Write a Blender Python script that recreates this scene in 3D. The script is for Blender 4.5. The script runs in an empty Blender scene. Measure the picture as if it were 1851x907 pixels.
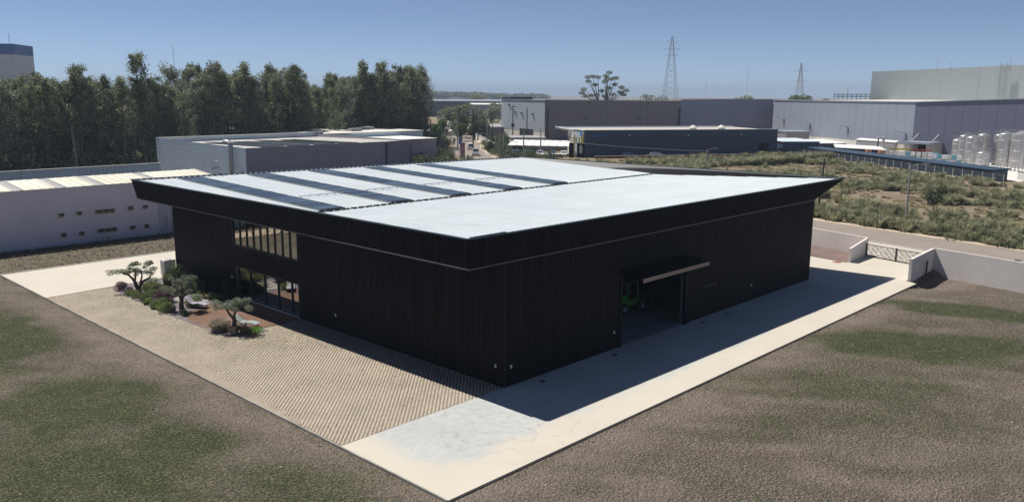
import bpy, math, random
import numpy as np
from mathutils import Matrix, Vector
R = math.radians
random.seed(7); rng = np.random.default_rng(11)
S = bpy.context.scene
COL = S.collection
# ------------------------------------------------------------------ camera
FPX, YAW, PITCH, ROLL = 1496.0, 0.80891, -0.18779, 0.00572
fw = Vector((math.sin(YAW)*math.cos(PITCH), math.cos(YAW)*math.cos(PITCH), math.sin(PITCH)))
rt = Vector((math.cos(YAW), -math.sin(YAW), 0)); up = rt.cross(fw)
r2 = rt*math.cos(ROLL)+up*math.sin(ROLL); u2 = -rt*math.sin(ROLL)+up*math.cos(ROLL)
cam = bpy.data.cameras.new('camera'); camo = bpy.data.objects.new('camera', cam); COL.objects.link(camo)
camo.matrix_world = Matrix(((r2.x, u2.x, -fw.x, -30.895), (r2.y, u2.y, -fw.y, -29.954), (r2.z, u2.z, -fw.z, 15.797), (0, 0, 0, 1)))
cam.sensor_width = 36; cam.lens = FPX/1851*36; cam.clip_start = .5; cam.clip_end = 20000
S.camera = camo
# ------------------------------------------------------------------ sky, sun, exposure
SUN = Vector((-0.085, 0.482, 0.872)).normalized()
el = math.asin(SUN.z); az = math.atan2(SUN.x, SUN.y)
W = bpy.data.worlds.new('World'); S.world = W; W.use_nodes = True
wn = W.node_tree.nodes; wl = W.node_tree.links
sky = wn.new('ShaderNodeTexSky'); sky.sky_type = 'NISHITA'; sky.sun_disc = False
sky.sun_elevation = el; sky.sun_rotation = az; sky.altitude = 1000; sky.air_density = .46; sky.dust_density = .1; sky.ozone_density = 4.5
hs = wn.new('ShaderNodeHueSaturation'); hs.inputs['Saturation'].default_value = .88; hs.inputs['Value'].default_value = .2
gn = wn.new('ShaderNodeGamma'); gn.inputs[1].default_value = .98; sc = wn.new('ShaderNodeVectorMath'); sc.operation = 'SCALE'; sc.inputs['Scale'].default_value = 5
wl.new(sky.outputs[0], hs.inputs['Color']); wl.new(hs.outputs[0], gn.inputs[0]); wl.new(gn.outputs[0], sc.inputs[0]); wl.new(sc.outputs[0], wn['Background'].inputs[0])
wn['Background'].inputs[1].default_value = 0.08
sun = bpy.data.lights.new('sun', 'SUN'); suno = bpy.data.objects.new('sun', sun); COL.objects.link(suno)
sun.energy = 5.0; sun.angle = R(.53); sun.color = (1, .94, .86)
suno.rotation_euler = SUN.to_track_quat('Z', 'Y').to_euler(); suno.location = (0, 0, 80)
S.view_settings.view_transform = 'Standard'; S.view_settings.look = 'None'; S.view_settings.exposure = .22; S.view_settings.gamma = 1
S.render.resolution_x = 1024; S.render.resolution_y = 501

# ------------------------------------------------------------------ materials
MATS = {}
def pm(name, col, rough=.7, metal=0, var=.12, scale=1.5, fine=0, fscale=20, bump=0, bscale=8, col2=None, spec=.5, rand=0, coat=0, stretch=None):
    """procedural material: base colour, large tone variation, fine grain, relief, optional second colour and per-object tone"""
    if name in MATS: return MATS[name]
    m = bpy.data.materials.new(name); MATS[name] = m; m.use_nodes = True
    n, l = m.node_tree.nodes, m.node_tree.links; b = n['Principled BSDF']
    b.inputs['Roughness'].default_value = rough; b.inputs['Metallic'].default_value = metal
    b.inputs['Specular IOR Level'].default_value = spec; b.inputs['Coat Weight'].default_value = coat
    g = n.new('ShaderNodeNewGeometry')
    t = n.new('ShaderNodeTexNoise'); t.inputs['Scale'].default_value = scale; t.inputs['Detail'].default_value = 5
    if stretch:
        mpp = n.new('ShaderNodeMapping'); mpp.inputs['Scale'].default_value = stretch; l.new(g.outputs['Position'], mpp.inputs[0]); l.new(mpp.outputs[0], t.inputs['Vector'])
    else: l.new(g.outputs['Position'], t.inputs['Vector'])
    mr = n.new('ShaderNodeMapRange'); mr.inputs[1].default_value = .3; mr.inputs[2].default_value = .7
    l.new(t.outputs[0], mr.inputs[0])
    mx = n.new('ShaderNodeMix'); mx.data_type = 'RGBA'
    c2 = col2 if col2 else tuple(c*(1+var) for c in col)
    c1 = col if col2 else tuple(c*(1-var) for c in col)
    mx.inputs[6].default_value = (*c1, 1); mx.inputs[7].default_value = (*c2, 1); l.new(mr.outputs[0], mx.inputs[0])
    out = mx.outputs[2]
    if fine:
        f = n.new('ShaderNodeTexNoise'); f.inputs['Scale'].default_value = fscale; f.inputs['Detail'].default_value = 3
        l.new(g.outputs['Position'], f.inputs['Vector'])
        fr = n.new('ShaderNodeMapRange'); fr.inputs[1].default_value = .3; fr.inputs[2].default_value = .7; fr.inputs[3].default_value = 1-fine; fr.inputs[4].default_value = 1+fine
        l.new(f.outputs[0], fr.inputs[0])
        v = n.new('ShaderNodeVectorMath'); v.operation = 'SCALE'; l.new(out, v.inputs[0]); l.new(fr.outputs[0], v.inputs['Scale']); out = v.outputs[0]
    if rand:
        o = n.new('ShaderNodeObjectInfo'); rr = n.new('ShaderNodeMapRange'); rr.inputs[3].default_value = 1-rand; rr.inputs[4].default_value = 1+rand
        l.new(o.outputs['Random'], rr.inputs[0])
        v = n.new('ShaderNodeVectorMath'); v.operation = 'SCALE'; l.new(out, v.inputs[0]); l.new(rr.outputs[0], v.inputs['Scale']); out = v.outputs[0]
    l.new(out, b.inputs['Base Color'])
    if bump:
        k = n.new('ShaderNodeTexNoise'); k.inputs['Scale'].default_value = bscale; k.inputs['Detail'].default_value = 4
        l.new(g.outputs['Position'], k.inputs['Vector'])
        bp = n.new('ShaderNodeBump'); bp.inputs['Distance'].default_value = bump; l.new(k.outputs[0], bp.inputs['Height']); l.new(bp.outputs[0], b.inputs['Normal'])
    return m
def leafmat(name, col, col2, rough=.6, rand=.2, trans=.25):
    m = pm(name, col, rough, 0, col2=col2, scale=.9, rand=rand, spec=.3)
    n, l = m.node_tree.nodes, m.node_tree.links; b = n['Principled BSDF']; o = n['Material Output']
    src = b.inputs['Base Color'].links[0].from_socket
    # per-leaf tone from the mesh attribute
    a = n.new('ShaderNodeAttribute'); a.attribute_name = 'tone'
    v = n.new('ShaderNodeVectorMath'); v.operation = 'SCALE'; l.new(src, v.inputs[0]); l.new(a.outputs['Fac'], v.inputs['Scale'])
    l.new(v.outputs[0], b.inputs['Base Color'])
    t = n.new('ShaderNodeBsdfTranslucent'); l.new(v.outputs[0], t.inputs[0])
    ms = n.new('ShaderNodeMixShader'); ms.inputs[0].default_value = trans
    l.new(b.outputs[0], ms.inputs[1]); l.new(t.outputs[0], ms.inputs[2]); l.new(ms.outputs[0], o.inputs[0])
    return m

M = dict(
 concrete=pm('concrete', (.42, .39, .34), .85, var=.0, col2=(.54, .495, .42), scale=.16, fine=.06, fscale=3, bump=.004, bscale=12),
 wallconc=pm('wall_concrete', (.62, .585, .555), .85, col2=(.70, .665, .63), scale=.4, fine=.05, fscale=4),
 darkedge=pm('gap_shadow_edging', (.05, .045, .04), .9),
 kerb=pm('kerb_concrete', (.42, .41, .38), .9, var=.15, scale=2),
 sand=pm('sand', (.16, .135, .10), .95, col2=(.26, .215, .16), scale=.35, fine=.3, fscale=14),
 black=pm('black_cladding', (.0016, .0020, .0032), .5, .0, var=.6, scale=1.0, spec=.12, stretch=(1, 1, .06)),
 rib=pm('cladding_rib', (.003, .003, .0045), .5, .0, col2=(.030, .027, .031), scale=2.6, spec=.15, stretch=(1, 1, .03)),  # lighter than the sheet: grazing-sun edge highlights put into the rib colour
 trim=pm('drip_trim', (.12, .11, .115), .5, .3),
 coping=pm('coping', (.03, .05, .06), .4, .5),
 roofw=pm('white_roof_sheet', (.56, .61, .635), .45, 0, col2=(.64, .675, .69), scale=.12, fine=.02, fscale=1.5, spec=.3),
 roofrib=pm('white_roof_rib', (.38, .45, .49), .5, 0, var=.1, scale=.4, spec=.3),
 solar=pm('solar_cell', (.040, .058, .072), .24, .0, var=.2, rand=.5, spec=.7),
 alu=pm('aluminium', (.5, .5, .5), .4, .8),
 dark=pm('dark_metal', (.03, .032, .036), .5, .3),
 inner=pm('dark_interior', (.08, .09, .10), .9),
 ifloor=pm('polished_floor', (.28, .32, .35), .3, var=.3, scale=.5, spec=.6),
 beige=pm('beige_edge', (.48, .36, .29), .7),
 wood=pm('deck_wood', (.20, .095, .05), .7, col2=(.27, .135, .075), scale=2.2, rand=.12),
 mulch=pm('slate_mulch', (.13, .115, .135), .95, col2=(.21, .185, .20), scale=3, fine=.35, fscale=25, bump=.02, bscale=22),
 bark=pm('bark', (.10, .075, .06), .9, var=.35, scale=9, bump=.02, bscale=18),
 ebark=pm('eucalyptus_bark', (.16, .135, .11), .9, var=.4, scale=1.5),
 steel=pm('stainless_steel', (.62, .61, .60), .32, .75, var=.12, scale=.7),
 galv=pm('galvanised_steel', (.42, .43, .44), .5, .5),
 polec=pm('pole_concrete', (.36, .34, .32), .85),
 polew=pm('pole_wood', (.07, .055, .045), .9),
 glassw=None,
 white=pm('white_paint', (.72, .72, .70), .6),
 offwhite=pm('off_white_paint', (.62, .60, .55), .7),
 cream=pm('cream_sheet', (.62, .60, .47), .6, col2=(.70, .69, .60), scale=.15),
 greysheet=pm('grey_roof_sheet', (.33, .33, .33), .7),
 acladd=pm('lilac_grey_cladding', (.66, .62, .71), .6, var=.06, scale=.3),
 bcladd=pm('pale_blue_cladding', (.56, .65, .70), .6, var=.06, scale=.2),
 bmauve=pm('shade_mauve_cladding', (.34, .31, .355), .6, var=.06, scale=.25),  # shade of the sunless front is put into this mauve
 cgrey=pm('blue_grey_cladding', (.33, .38, .42), .6, var=.05, scale=.1),
 cmauve=pm('taupe_cladding', (.215, .20, .22), .6, var=.06, scale=.1),
 cviolet=pm('shade_violet_grey_cladding', (.25, .275, .40), .6, var=.05, scale=.1),  # shaded-side tone painted into the cladding
 navy=pm('navy_cladding', (.032, .062, .105), .5, .0, var=.12, scale=.2),
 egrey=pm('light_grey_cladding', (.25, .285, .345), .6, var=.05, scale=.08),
 emauve=pm('shade_violet_cladding', (.14, .15, .205), .6, var=.05, scale=.08),  # end wall's shade is part of this colour
 egreen=pm('pale_green_grey_cladding', (.40, .455, .46), .7, var=.04, scale=.08),
 asphalt=pm('road_surface', (.25, .215, .185), .9, var=.07, scale=.25, fine=.07, fscale=6),
 shoulder=pm('sandy_shoulder', (.46, .38, .29), .95, var=.15, scale=.8),
 brick=pm('brick_paver', (.21, .15, .135), .9, var=.2, scale=.7, rand=.15),
 terracotta=pm('red_brick', (.30, .10, .06), .9),
 green=pm('green_paint', (.04, .38, .035), .35, coat=.3),
 tyre=pm('rubber', (.02, .02, .02), .9),
 rim=pm('grey_rim', (.30, .33, .36), .5),
 yellow=pm('yellow_paint', (.62, .52, .03), .4),
 blue=pm('blue_paint', (.02, .13, .5), .5),
 red=pm('red_paint', (.45, .04, .03), .5),
 teal=pm('teal_plastic', (.10, .36, .42), .5),
 orange=pm('orange_crate', (.45, .23, .11), .8),
 whitec=pm('white_plastic', (.68, .70, .72), .5),
 sling=pm('grey_green_sling', (.33, .38, .37), .6),
 slingl=pm('lilac_sling', (.36, .34, .42), .6),
 olive=leafmat('olive_leaves', (.22, .26, .18), (.34, .37, .28), trans=.35),
 euc=leafmat('eucalyptus_leaves', (.15, .20, .10), (.27, .275, .16), rand=.4, trans=.34),
 eucw=leafmat('pale_eucalyptus_leaves', (.21, .25, .17), (.32, .32, .22), rand=.3, trans=.34),
 gshrub=leafmat('green_shrub_leaves', (.14, .19, .06), (.23, .28, .10), trans=.3),
 dshrub=leafmat('dark_shrub_leaves', (.035, .055, .022), (.06, .085, .035)),
 purple=leafmat('purple_leaves', (.12, .075, .10), (.17, .11, .13)),
 bamboo=leafmat('bamboo_leaves', (.17, .19, .07), (.26, .27, .12)),
 feather=leafmat('feather_grass', (.36, .30, .24), (.46, .40, .33)),
 straw=leafmat('straw_grass', (.38, .31, .18), (.45, .38, .24)),
 lime=leafmat('lime_leaves', (.15, .30, .05), (.24, .42, .08)),
 pampas=leafmat('pampas_leaves', (.20, .22, .13), (.36, .35, .22), trans=.35),
 dry=leafmat('dry_grass', (.34, .29, .18), (.46, .39, .26), trans=.35),
 weed=leafmat('weed_leaves', (.085, .115, .055), (.14, .165, .09)),
 hedge=leafmat('bright_hedge', (.10, .16, .04), (.16, .25, .06)),
)
def glassmat(name, tint, refl):
    m = bpy.data.materials.new(name); m.use_nodes = True; n, l = m.node_tree.nodes, m.node_tree.links
    n.remove(n['Principled BSDF']); o = n['Material Output']
    g = n.new('ShaderNodeBsdfGlossy'); g.inputs['Roughness'].default_value = .015; g.inputs[0].default_value = (.95, .93, .88, 1)
    t = n.new('ShaderNodeBsdfTransparent'); t.inputs[0].default_value = (*tint, 1)
    x = n.new('ShaderNodeMixShader'); x.inputs[0].default_value = refl
    l.new(t.outputs[0], x.inputs[1]); l.new(g.outputs[0], x.inputs[2]); l.new(x.outputs[0], o.inputs[0]); return m
def roofstreaks(m):
    n, l = m.node_tree.nodes, m.node_tree.links; b = n['Principled BSDF']; src = b.inputs['Base Color'].links[0].from_socket
    g = n.new('ShaderNodeNewGeometry'); mp = n.new('ShaderNodeMapping'); mp.inputs['Scale'].default_value = (1.6, .10, .1); l.new(g.outputs['Position'], mp.inputs[0])
    t = n.new('ShaderNodeTexNoise'); t.inputs['Scale'].default_value = 1.4; t.inputs['Detail'].default_value = 6; l.new(mp.outputs[0], t.inputs['Vector'])
    r_ = n.new('ShaderNodeMapRange'); r_.inputs[1].default_value = .35; r_.inputs[2].default_value = .7; r_.inputs[3].default_value = 1.0; r_.inputs[4].default_value = .84; l.new(t.outputs[0], r_.inputs[0])
    v = n.new('ShaderNodeVectorMath'); v.operation = 'SCALE'; l.new(src, v.inputs[0]); l.new(r_.outputs[0], v.inputs['Scale']); l.new(v.outputs[0], b.inputs['Base Color'])
roofstreaks(M['roofw'])
M['glass'] = glassmat('reflective_glass', (.25, .33, .36), .55)
M['carglass'] = pm('car_glass', (.02, .03, .035), .08, spec=.9)

# ------------------------------------------------------------------ mesh helpers
def ordinal(n_):
    o1 = ['', 'first', 'second', 'third', 'fourth', 'fifth', 'sixth', 'seventh', 'eighth', 'ninth', 'tenth', 'eleventh', 'twelfth', 'thirteenth', 'fourteenth', 'fifteenth', 'sixteenth', 'seventeenth', 'eighteenth', 'nineteenth']
    if n_ < 20: return o1[n_]
    tn = ['', '', 'twent', 'thirt', 'fort', 'fift', 'sixt', 'sevent'][n_//10]
    return tn+'ieth' if n_ % 10 == 0 else tn+'y '+o1[n_ % 10]
class MB:
    def __init__(s): s.v = []; s.f = []; s.m = []
    def add(s, vs, fs, mi=0):
        k = len(s.v); s.v += [tuple(p) for p in vs]; s.f += [tuple(i+k for i in f) for f in fs]; s.m += [mi]*len(fs); return s
    def box(s, x0, x1, y0, y1, z0, z1, mi=0):
        return s.add([(x0,y0,z0),(x1,y0,z0),(x1,y1,z0),(x0,y1,z0),(x0,y0,z1),(x1,y0,z1),(x1,y1,z1),(x0,y1,z1)],
                     [(0,3,2,1),(4,5,6,7),(0,1,5,4),(1,2,6,5),(2,3,7,6),(3,0,4,7)], mi)
    def beam(s, a, b, w, h, mi=0, upv=(0, 0, 1)):
        a, b = Vector(a), Vector(b); d = (b-a).normalized(); u = Vector(upv)
        if abs(d.dot(u)) > .98: u = Vector((1, 0, 0))
        r = d.cross(u).normalized()*w/2; u = r.cross(d).normalized()*h/2
        return s.add([a-r-u, a+r-u, a+r+u, a-r+u, b-r-u, b+r-u, b+r+u, b-r+u],
                     [(0,1,2,3),(7,6,5,4),(0,4,5,1),(1,5,6,2),(2,6,7,3),(3,7,4,0)], mi)
    def prism(s, poly, z0, z1, mi=0):
        n = len(poly); zt = z1 if hasattr(z1, '__len__') else [z1]*n; zb = z0 if hasattr(z0, '__len__') else [z0]*n
        vs = [(p[0], p[1], zb[i]) for i, p in enumerate(poly)]+[(p[0], p[1], zt[i]) for i, p in enumerate(poly)]
        return s.add(vs, [tuple(range(n-1, -1, -1)), tuple(range(n, 2*n))]+[(i, (i+1) % n, n+(i+1) % n, n+i) for i in range(n)], mi)
    def tube(s, pts, rad, n=8, mi=0, caps=True):
        pts = [Vector(p) for p in pts]; rad = rad if hasattr(rad, '__len__') else [rad]*len(pts); k = len(s.v); prev = None
        for i, p in enumerate(pts):
            d = (pts[min(i+1, len(pts)-1)]-pts[max(i-1, 0)]).normalized()
            if prev is None:
                r = d.cross(Vector((0, 0, 1))); r = Vector((1, 0, 0)) if r.length < .05 else r.normalized()
            else:
                r = (prev-d*prev.dot(d)).normalized()
            prev = r; u = d.cross(r)
            for j in range(n):
                a = 2*math.pi*j/n; q = p+(r*math.cos(a)+u*math.sin(a))*rad[i]; s.v.append(tuple(q))
        for i in range(len(pts)-1):
            for j in range(n): s.f.append((k+i*n+j, k+i*n+(j+1) % n, k+(i+1)*n+(j+1) % n, k+(i+1)*n+j)); s.m.append(mi)
        if caps:
            s.f.append(tuple(k+j for j in range(n-1, -1, -1))); s.m.append(mi)
            s.f.append(tuple(k+(len(pts)-1)*n+j for j in range(n))); s.m.append(mi)
        return s
    def lathe(s, prof, c=(0, 0, 0), n=20, mi=0):
        k = len(s.v)
        for r, z in prof:
            for j in range(n): a = 2*math.pi*j/n; s.v.append((c[0]+r*math.cos(a), c[1]+r*math.sin(a), c[2]+z))
        for i in range(len(prof)-1):
            for j in range(n): s.f.append((k+i*n+j, k+i*n+(j+1) % n, k+(i+1)*n+(j+1) % n, k+(i+1)*n+j)); s.m.append(mi)
        return s
    def build(s, name, mats, parent=None, smooth=False, loc=None, rz=0):
        me = bpy.data.meshes.new(name); me.from_pydata(s.v, [], s.f)
        for m in (mats if isinstance(mats, (list, tuple)) else [mats]): me.materials.append(m)
        if isinstance(mats, (list, tuple)) and len(mats) > 1: me.polygons.foreach_set('material_index', s.m)
        if smooth: me.polygons.foreach_set('use_smooth', [True]*len(s.f))
        me.update(); return link(name, me, parent, loc, rz)
def link(name, me, parent=None, loc=None, rz=0):
    o = bpy.data.objects.new(name, me); COL.objects.link(o); o.parent = parent
    if loc is not None: o.location = loc
    o.rotation_euler.z = rz; return o
def tag(o, label=None, cat=None, group=None, kind=None):
    if label: o['label'] = label
    if cat: o['category'] = cat
    if group: o['group'] = group
    if kind: o['kind'] = kind
    return o
def thing(name, label, cat, loc=(0, 0, 0), rz=0, group=None):
    o = bpy.data.objects.new(name, None); COL.objects.link(o); o.location = loc; o.rotation_euler.z = rz; o.empty_display_size = .5
    return tag(o, label, cat, group)
KIDS = {}
def copy_tree(o, parent=None):
    c = o.copy(); COL.objects.link(c); c.parent = parent
    for ch in [x for x in o.children]: copy_tree(ch, c)
    return c
def struct(name, mb, m, parent=None, smooth=False): return tag(mb.build(name, m, parent, smooth), kind='structure' if parent is None else None)

def fastmesh(name, V, F, mats, tone=None, mi=None, smooth=False):
    """V (n,3), F (m,k) numpy"""
    me = bpy.data.meshes.new(name); n, (m, k) = len(V), F.shape
    me.vertices.add(n); me.vertices.foreach_set('co', V.astype(np.float32).ravel())
    me.loops.add(m*k); me.loops.foreach_set('vertex_index', F.astype(np.int32).ravel())
    me.polygons.add(m); me.polygons.foreach_set('loop_start', np.arange(0, m*k, k, dtype=np.int32))
    for x in mats: me.materials.append(x)
    if mi is not None: me.polygons.foreach_set('material_index', mi.astype(np.int32))
    if tone is not None:
        a = me.attributes.new('tone', 'FLOAT', 'FACE'); a.data.foreach_set('value', tone.astype(np.float32))
    if smooth: me.polygons.foreach_set('use_smooth', np.ones(m, dtype=bool))
    me.update(calc_edges=True); return me
def unit(n):
    d = rng.normal(size=(n, 3)); return d/np.linalg.norm(d, axis=1)[:, None]
def leaf_quads(C, size, droop=0., aspect=.5):
    """quads of random orientation at centres C"""
    n = len(C); a = unit(n); a[:, 2] -= droop; a /= np.linalg.norm(a, axis=1)[:, None]
    b = np.cross(a, unit(n)); b /= np.linalg.norm(b, axis=1)[:, None]+1e-9
    s = (size*(.6+.8*rng.random(n)))[:, None]; a = a*s*.5; b = b*s*.5*aspect
    V = np.stack([C-a, C-b*1.0+a*.1, C+a, C+b*1.0+a*.1], 1).reshape(-1, 3)
    return V, np.arange(4*n).reshape(n, 4)
def clumps(centres, radii, per, shell=.55):
    P = []
    for c, r in zip(centres, radii):
        d = unit(per); q = rng.random(per)**(1/3.)*(1-shell)+shell*rng.random(per)**.15
        P.append(np.array(c)+d*np.array(r)*np.clip(q, 0, 1)[:, None])
    return np.concatenate(P)
def leafmesh(name, C, size, mat, droop=0., aspect=.5):
    V, F = leaf_quads(C, size, droop, aspect); t = .65+.7*rng.random(len(F))
    if mat in (M['euc'], M['eucw']): t = .45+1.5*rng.random(len(F))**2.2
    return fastmesh(name, V, F, [mat], tone=t)
def blades(n, r0, h, spread, w, curve=.5, hj=.4, tmin=.6):
    """fountain of n bent blades (2 segments each)"""
    a = rng.random(n)*2*np.pi; rr = r0*np.sqrt(rng.random(n)); base = np.stack([rr*np.cos(a), rr*np.sin(a), np.zeros(n)], 1)
    a2 = a+rng.normal(size=n)*.5; out = np.stack([np.cos(a2), np.sin(a2), np.zeros(n)], 1)
    H = h*(1-hj*rng.random(n)); sp = spread*(rng.random(n)**.7)
    mid = base+out*(sp*.4)[:, None]; mid[:, 2] = H*.65
    tip = base+out*sp[:, None]; tip[:, 2] = H*(1-curve*sp/max(spread, 1e-6)*rng.random(n))
    side = np.stack([-np.sin(a2), np.cos(a2), np.zeros(n)], 1)*w/2
    V = np.stack([base-side, base+side, mid+side*.8, mid-side*.8, tip], 1).reshape(-1, 3); k = np.arange(n)*5
    F = np.concatenate([np.stack([k, k+1, k+2, k+3], 1), np.stack([k+3, k+2, k+4, k+4], 1)])
    F2 = F.copy(); return V, F2
def blademesh(name, mat, **kw):
    V, F = blades(**kw); n = len(F)//2; k = np.arange(n)*5
    T = np.concatenate([np.stack([k, k+1, k+2], 1), np.stack([k, k+2, k+3], 1), np.stack([k+3, k+2, k+4], 1)])
    t = .65+.7*rng.random(n); return fastmesh(name, V, T, [mat], tone=np.concatenate([t, t, t]))
def join_instances(meshes, T):
    """merge meshes (list of (V,F,tone)) placed by T rows (idx,x,y,z,rz,sx,sz) into one V,F,tone"""
    Vs, Fs, Ts, k = [], [], [], 0
    for (i, x, y, z, rz, sx, sz) in T:
        V, F, t = meshes[int(i)]; c, s = math.cos(rz), math.sin(rz)
        W_ = np.empty_like(V); W_[:, 0] = (V[:, 0]*c-V[:, 1]*s)*sx+x; W_[:, 1] = (V[:, 0]*s+V[:, 1]*c)*sx+y; W_[:, 2] = V[:, 2]*sz+z
        Vs.append(W_); Fs.append(F+k); Ts.append(t); k += len(V)
    return np.concatenate(Vs), np.concatenate(Fs), np.concatenate(Ts)

def vnoise(x, y, s, seed):
    g = np.random.default_rng(seed).random((256, 256)); x = np.asarray(x)/s; y = np.asarray(y)/s
    xi = np.floor(x).astype(int); yi = np.floor(y).astype(int); fx = x-xi; fy = y-yi; fx = fx*fx*(3-2*fx); fy = fy*fy*(3-2*fy)
    a = g[xi % 256, yi % 256]; b = g[(xi+1) % 256, yi % 256]; c = g[xi % 256, (yi+1) % 256]; d = g[(xi+1) % 256, (yi+1) % 256]
    return (a*(1-fx)+b*fx)*(1-fy)+(c*(1-fx)+d*fx)*fy
def sstep(a, b, x): t = np.clip((x-a)/(b-a), 0, 1); return t*t*(3-2*t)

# ------------------------------------------------------------------ ground
def road_side(x, y):      # >0 on the scrub side of the road
    return (x-69.4)-(y-2)*.225
def ground_z(x, y):
    x = np.asarray(x, float); y = np.asarray(y, float)
    z = -.06+0*x
    z -= .60*sstep(40, 46, x)*(1-sstep(52, 54, x))*sstep(-6.7, -7.35, y)   # field dips towards the street wall
    f = sstep(2, 12, road_side(x, y))*(1-sstep(0, 12, x-(182.5-(68-y)*.70)+6))*sstep(-60, -30, y)*(1-sstep(100, 120, y))
    z += f*(.5*vnoise(x, y, 9, 5)+.9*vnoise(x, y, 21, 6)-.5)*.9
    fld = ((x < -11.2) | (y < -7.8)) & (x < 44)
    z += np.where(fld, (vnoise(x, y, 2.2, 3)-.5)*.05+(vnoise(x, y, .8, 4)-.5)*.03, 0)*np.where(y > 45, .3, 1)
    return z
def greenness(x, y):
    x = np.asarray(x, float); y = np.asarray(y, float); u = .61*x-.79*y; v = .79*x+.61*y      # growth runs in bands along u
    g = .34*vnoise(u*.55, v*1.5, 3.2, 21)+.28*vnoise(u*.5, v*1.7, 1.3, 22)+.14*vnoise(x, y, .7, 23)-.20+.10*sstep(-11.5, -14, x)
    for cx, cy, ru, rv, an, a in GREENS:
        dx = x-cx; dy = y-cy; c, s_ = math.cos(an), math.sin(an); p = (dx*c+dy*s_)/ru; q = (-dx*s_+dy*c)/rv
        w_ = p*p+q*q+.9*(vnoise(x, y, 1.7, 24)-.5); g += a*np.exp(-np.clip(w_, 0, 9)**2)
    return np.clip(g, 0, 1)
# centre, half axes, direction, strength of each patch of weeds
GREENS = [(36.3, -13.2, 6.5, 2.1, -1.25, .95), (24.6, -14.0, 7.0, 3.0, -1.0, .9), (31, -21, 7, 2.2, -1.0, .45), (13, -12.5, 8, 2.6, -.9, .34), (4, -12, 5, 1.8, -.7, .24), (10, -19, 9, 3, -.9, .16),
          (-18.0, 33, 4.4, 8.5, 0, 1.1), (-17.0, 14, 3.4, 4.5, .2, .62), (-15.4, 6.0, 2.0, 3.0, .1, .45), (-20, 5, 4.5, 6, .3, .42), (-14, -4, 2.2, 3.5, .1, .25)]
def axis(lo, hi, step, far):
    c = list(np.arange(lo, hi+1e-6, step)); a = []; s = step; x = hi
    while x < far: s *= 1.25; x += s; a.append(x)
    b = []; s = step; x = lo
    while x > -far: s *= 1.25; x -= s; b.append(x)
    return np.array(b[::-1]+c+a)
gx = axis(-40, 62, .5, 3900); gy = axis(-34, 74, .5, 3900)
X, Y = np.meshgrid(gx, gy, indexing='ij'); ny = len(gy)
V = np.stack([X.ravel(), Y.ravel(), ground_z(X.ravel(), Y.ravel())], 1)
i, j = np.meshgrid(np.arange(len(gx)-1), np.arange(ny-1), indexing='ij'); k = (i*ny+j).ravel()
me = fastmesh('ground', V, np.stack([k, k+ny, k+ny+1, k+1], 1), [], smooth=True)
fieldmask = ((X < -10.9) | (Y < -7.4)) & (X < 52) & (Y < 50)
a = me.attributes.new('green', 'FLOAT', 'POINT'); a.data.foreach_set('value', (greenness(X, Y)*fieldmask).astype(np.float32).ravel())
scr = sstep(-1, 2, road_side(X, Y)); a = me.attributes.new('scrub', 'FLOAT', 'POINT'); a.data.foreach_set('value', scr.astype(np.float32).ravel())
bare = np.clip(np.where(X < -10.8, sstep(-13.6-2*vnoise(X, Y, 3, 31), -11.3, X), 0)+np.where(Y < -7.3, sstep(-9.6-1.6*vnoise(X, Y, 4, 32), -8.0, Y), 0)+sstep(.55, .80, vnoise((.61*X-.79*Y)*.45, (.79*X+.61*Y)*1.6, 1.6, 33))*.75, 0, 1)*fieldmask
a = me.attributes.new('bare', 'FLOAT', 'POINT'); a.data.foreach_set('value', bare.astype(np.float32).ravel())
strip = ((Y > 50.9) & (Y < 63) & (X < 50) & (X > -60)); a = me.attributes.new('strip', 'FLOAT', 'POINT'); a.data.foreach_set('value', strip.astype(np.float32).ravel())
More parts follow.
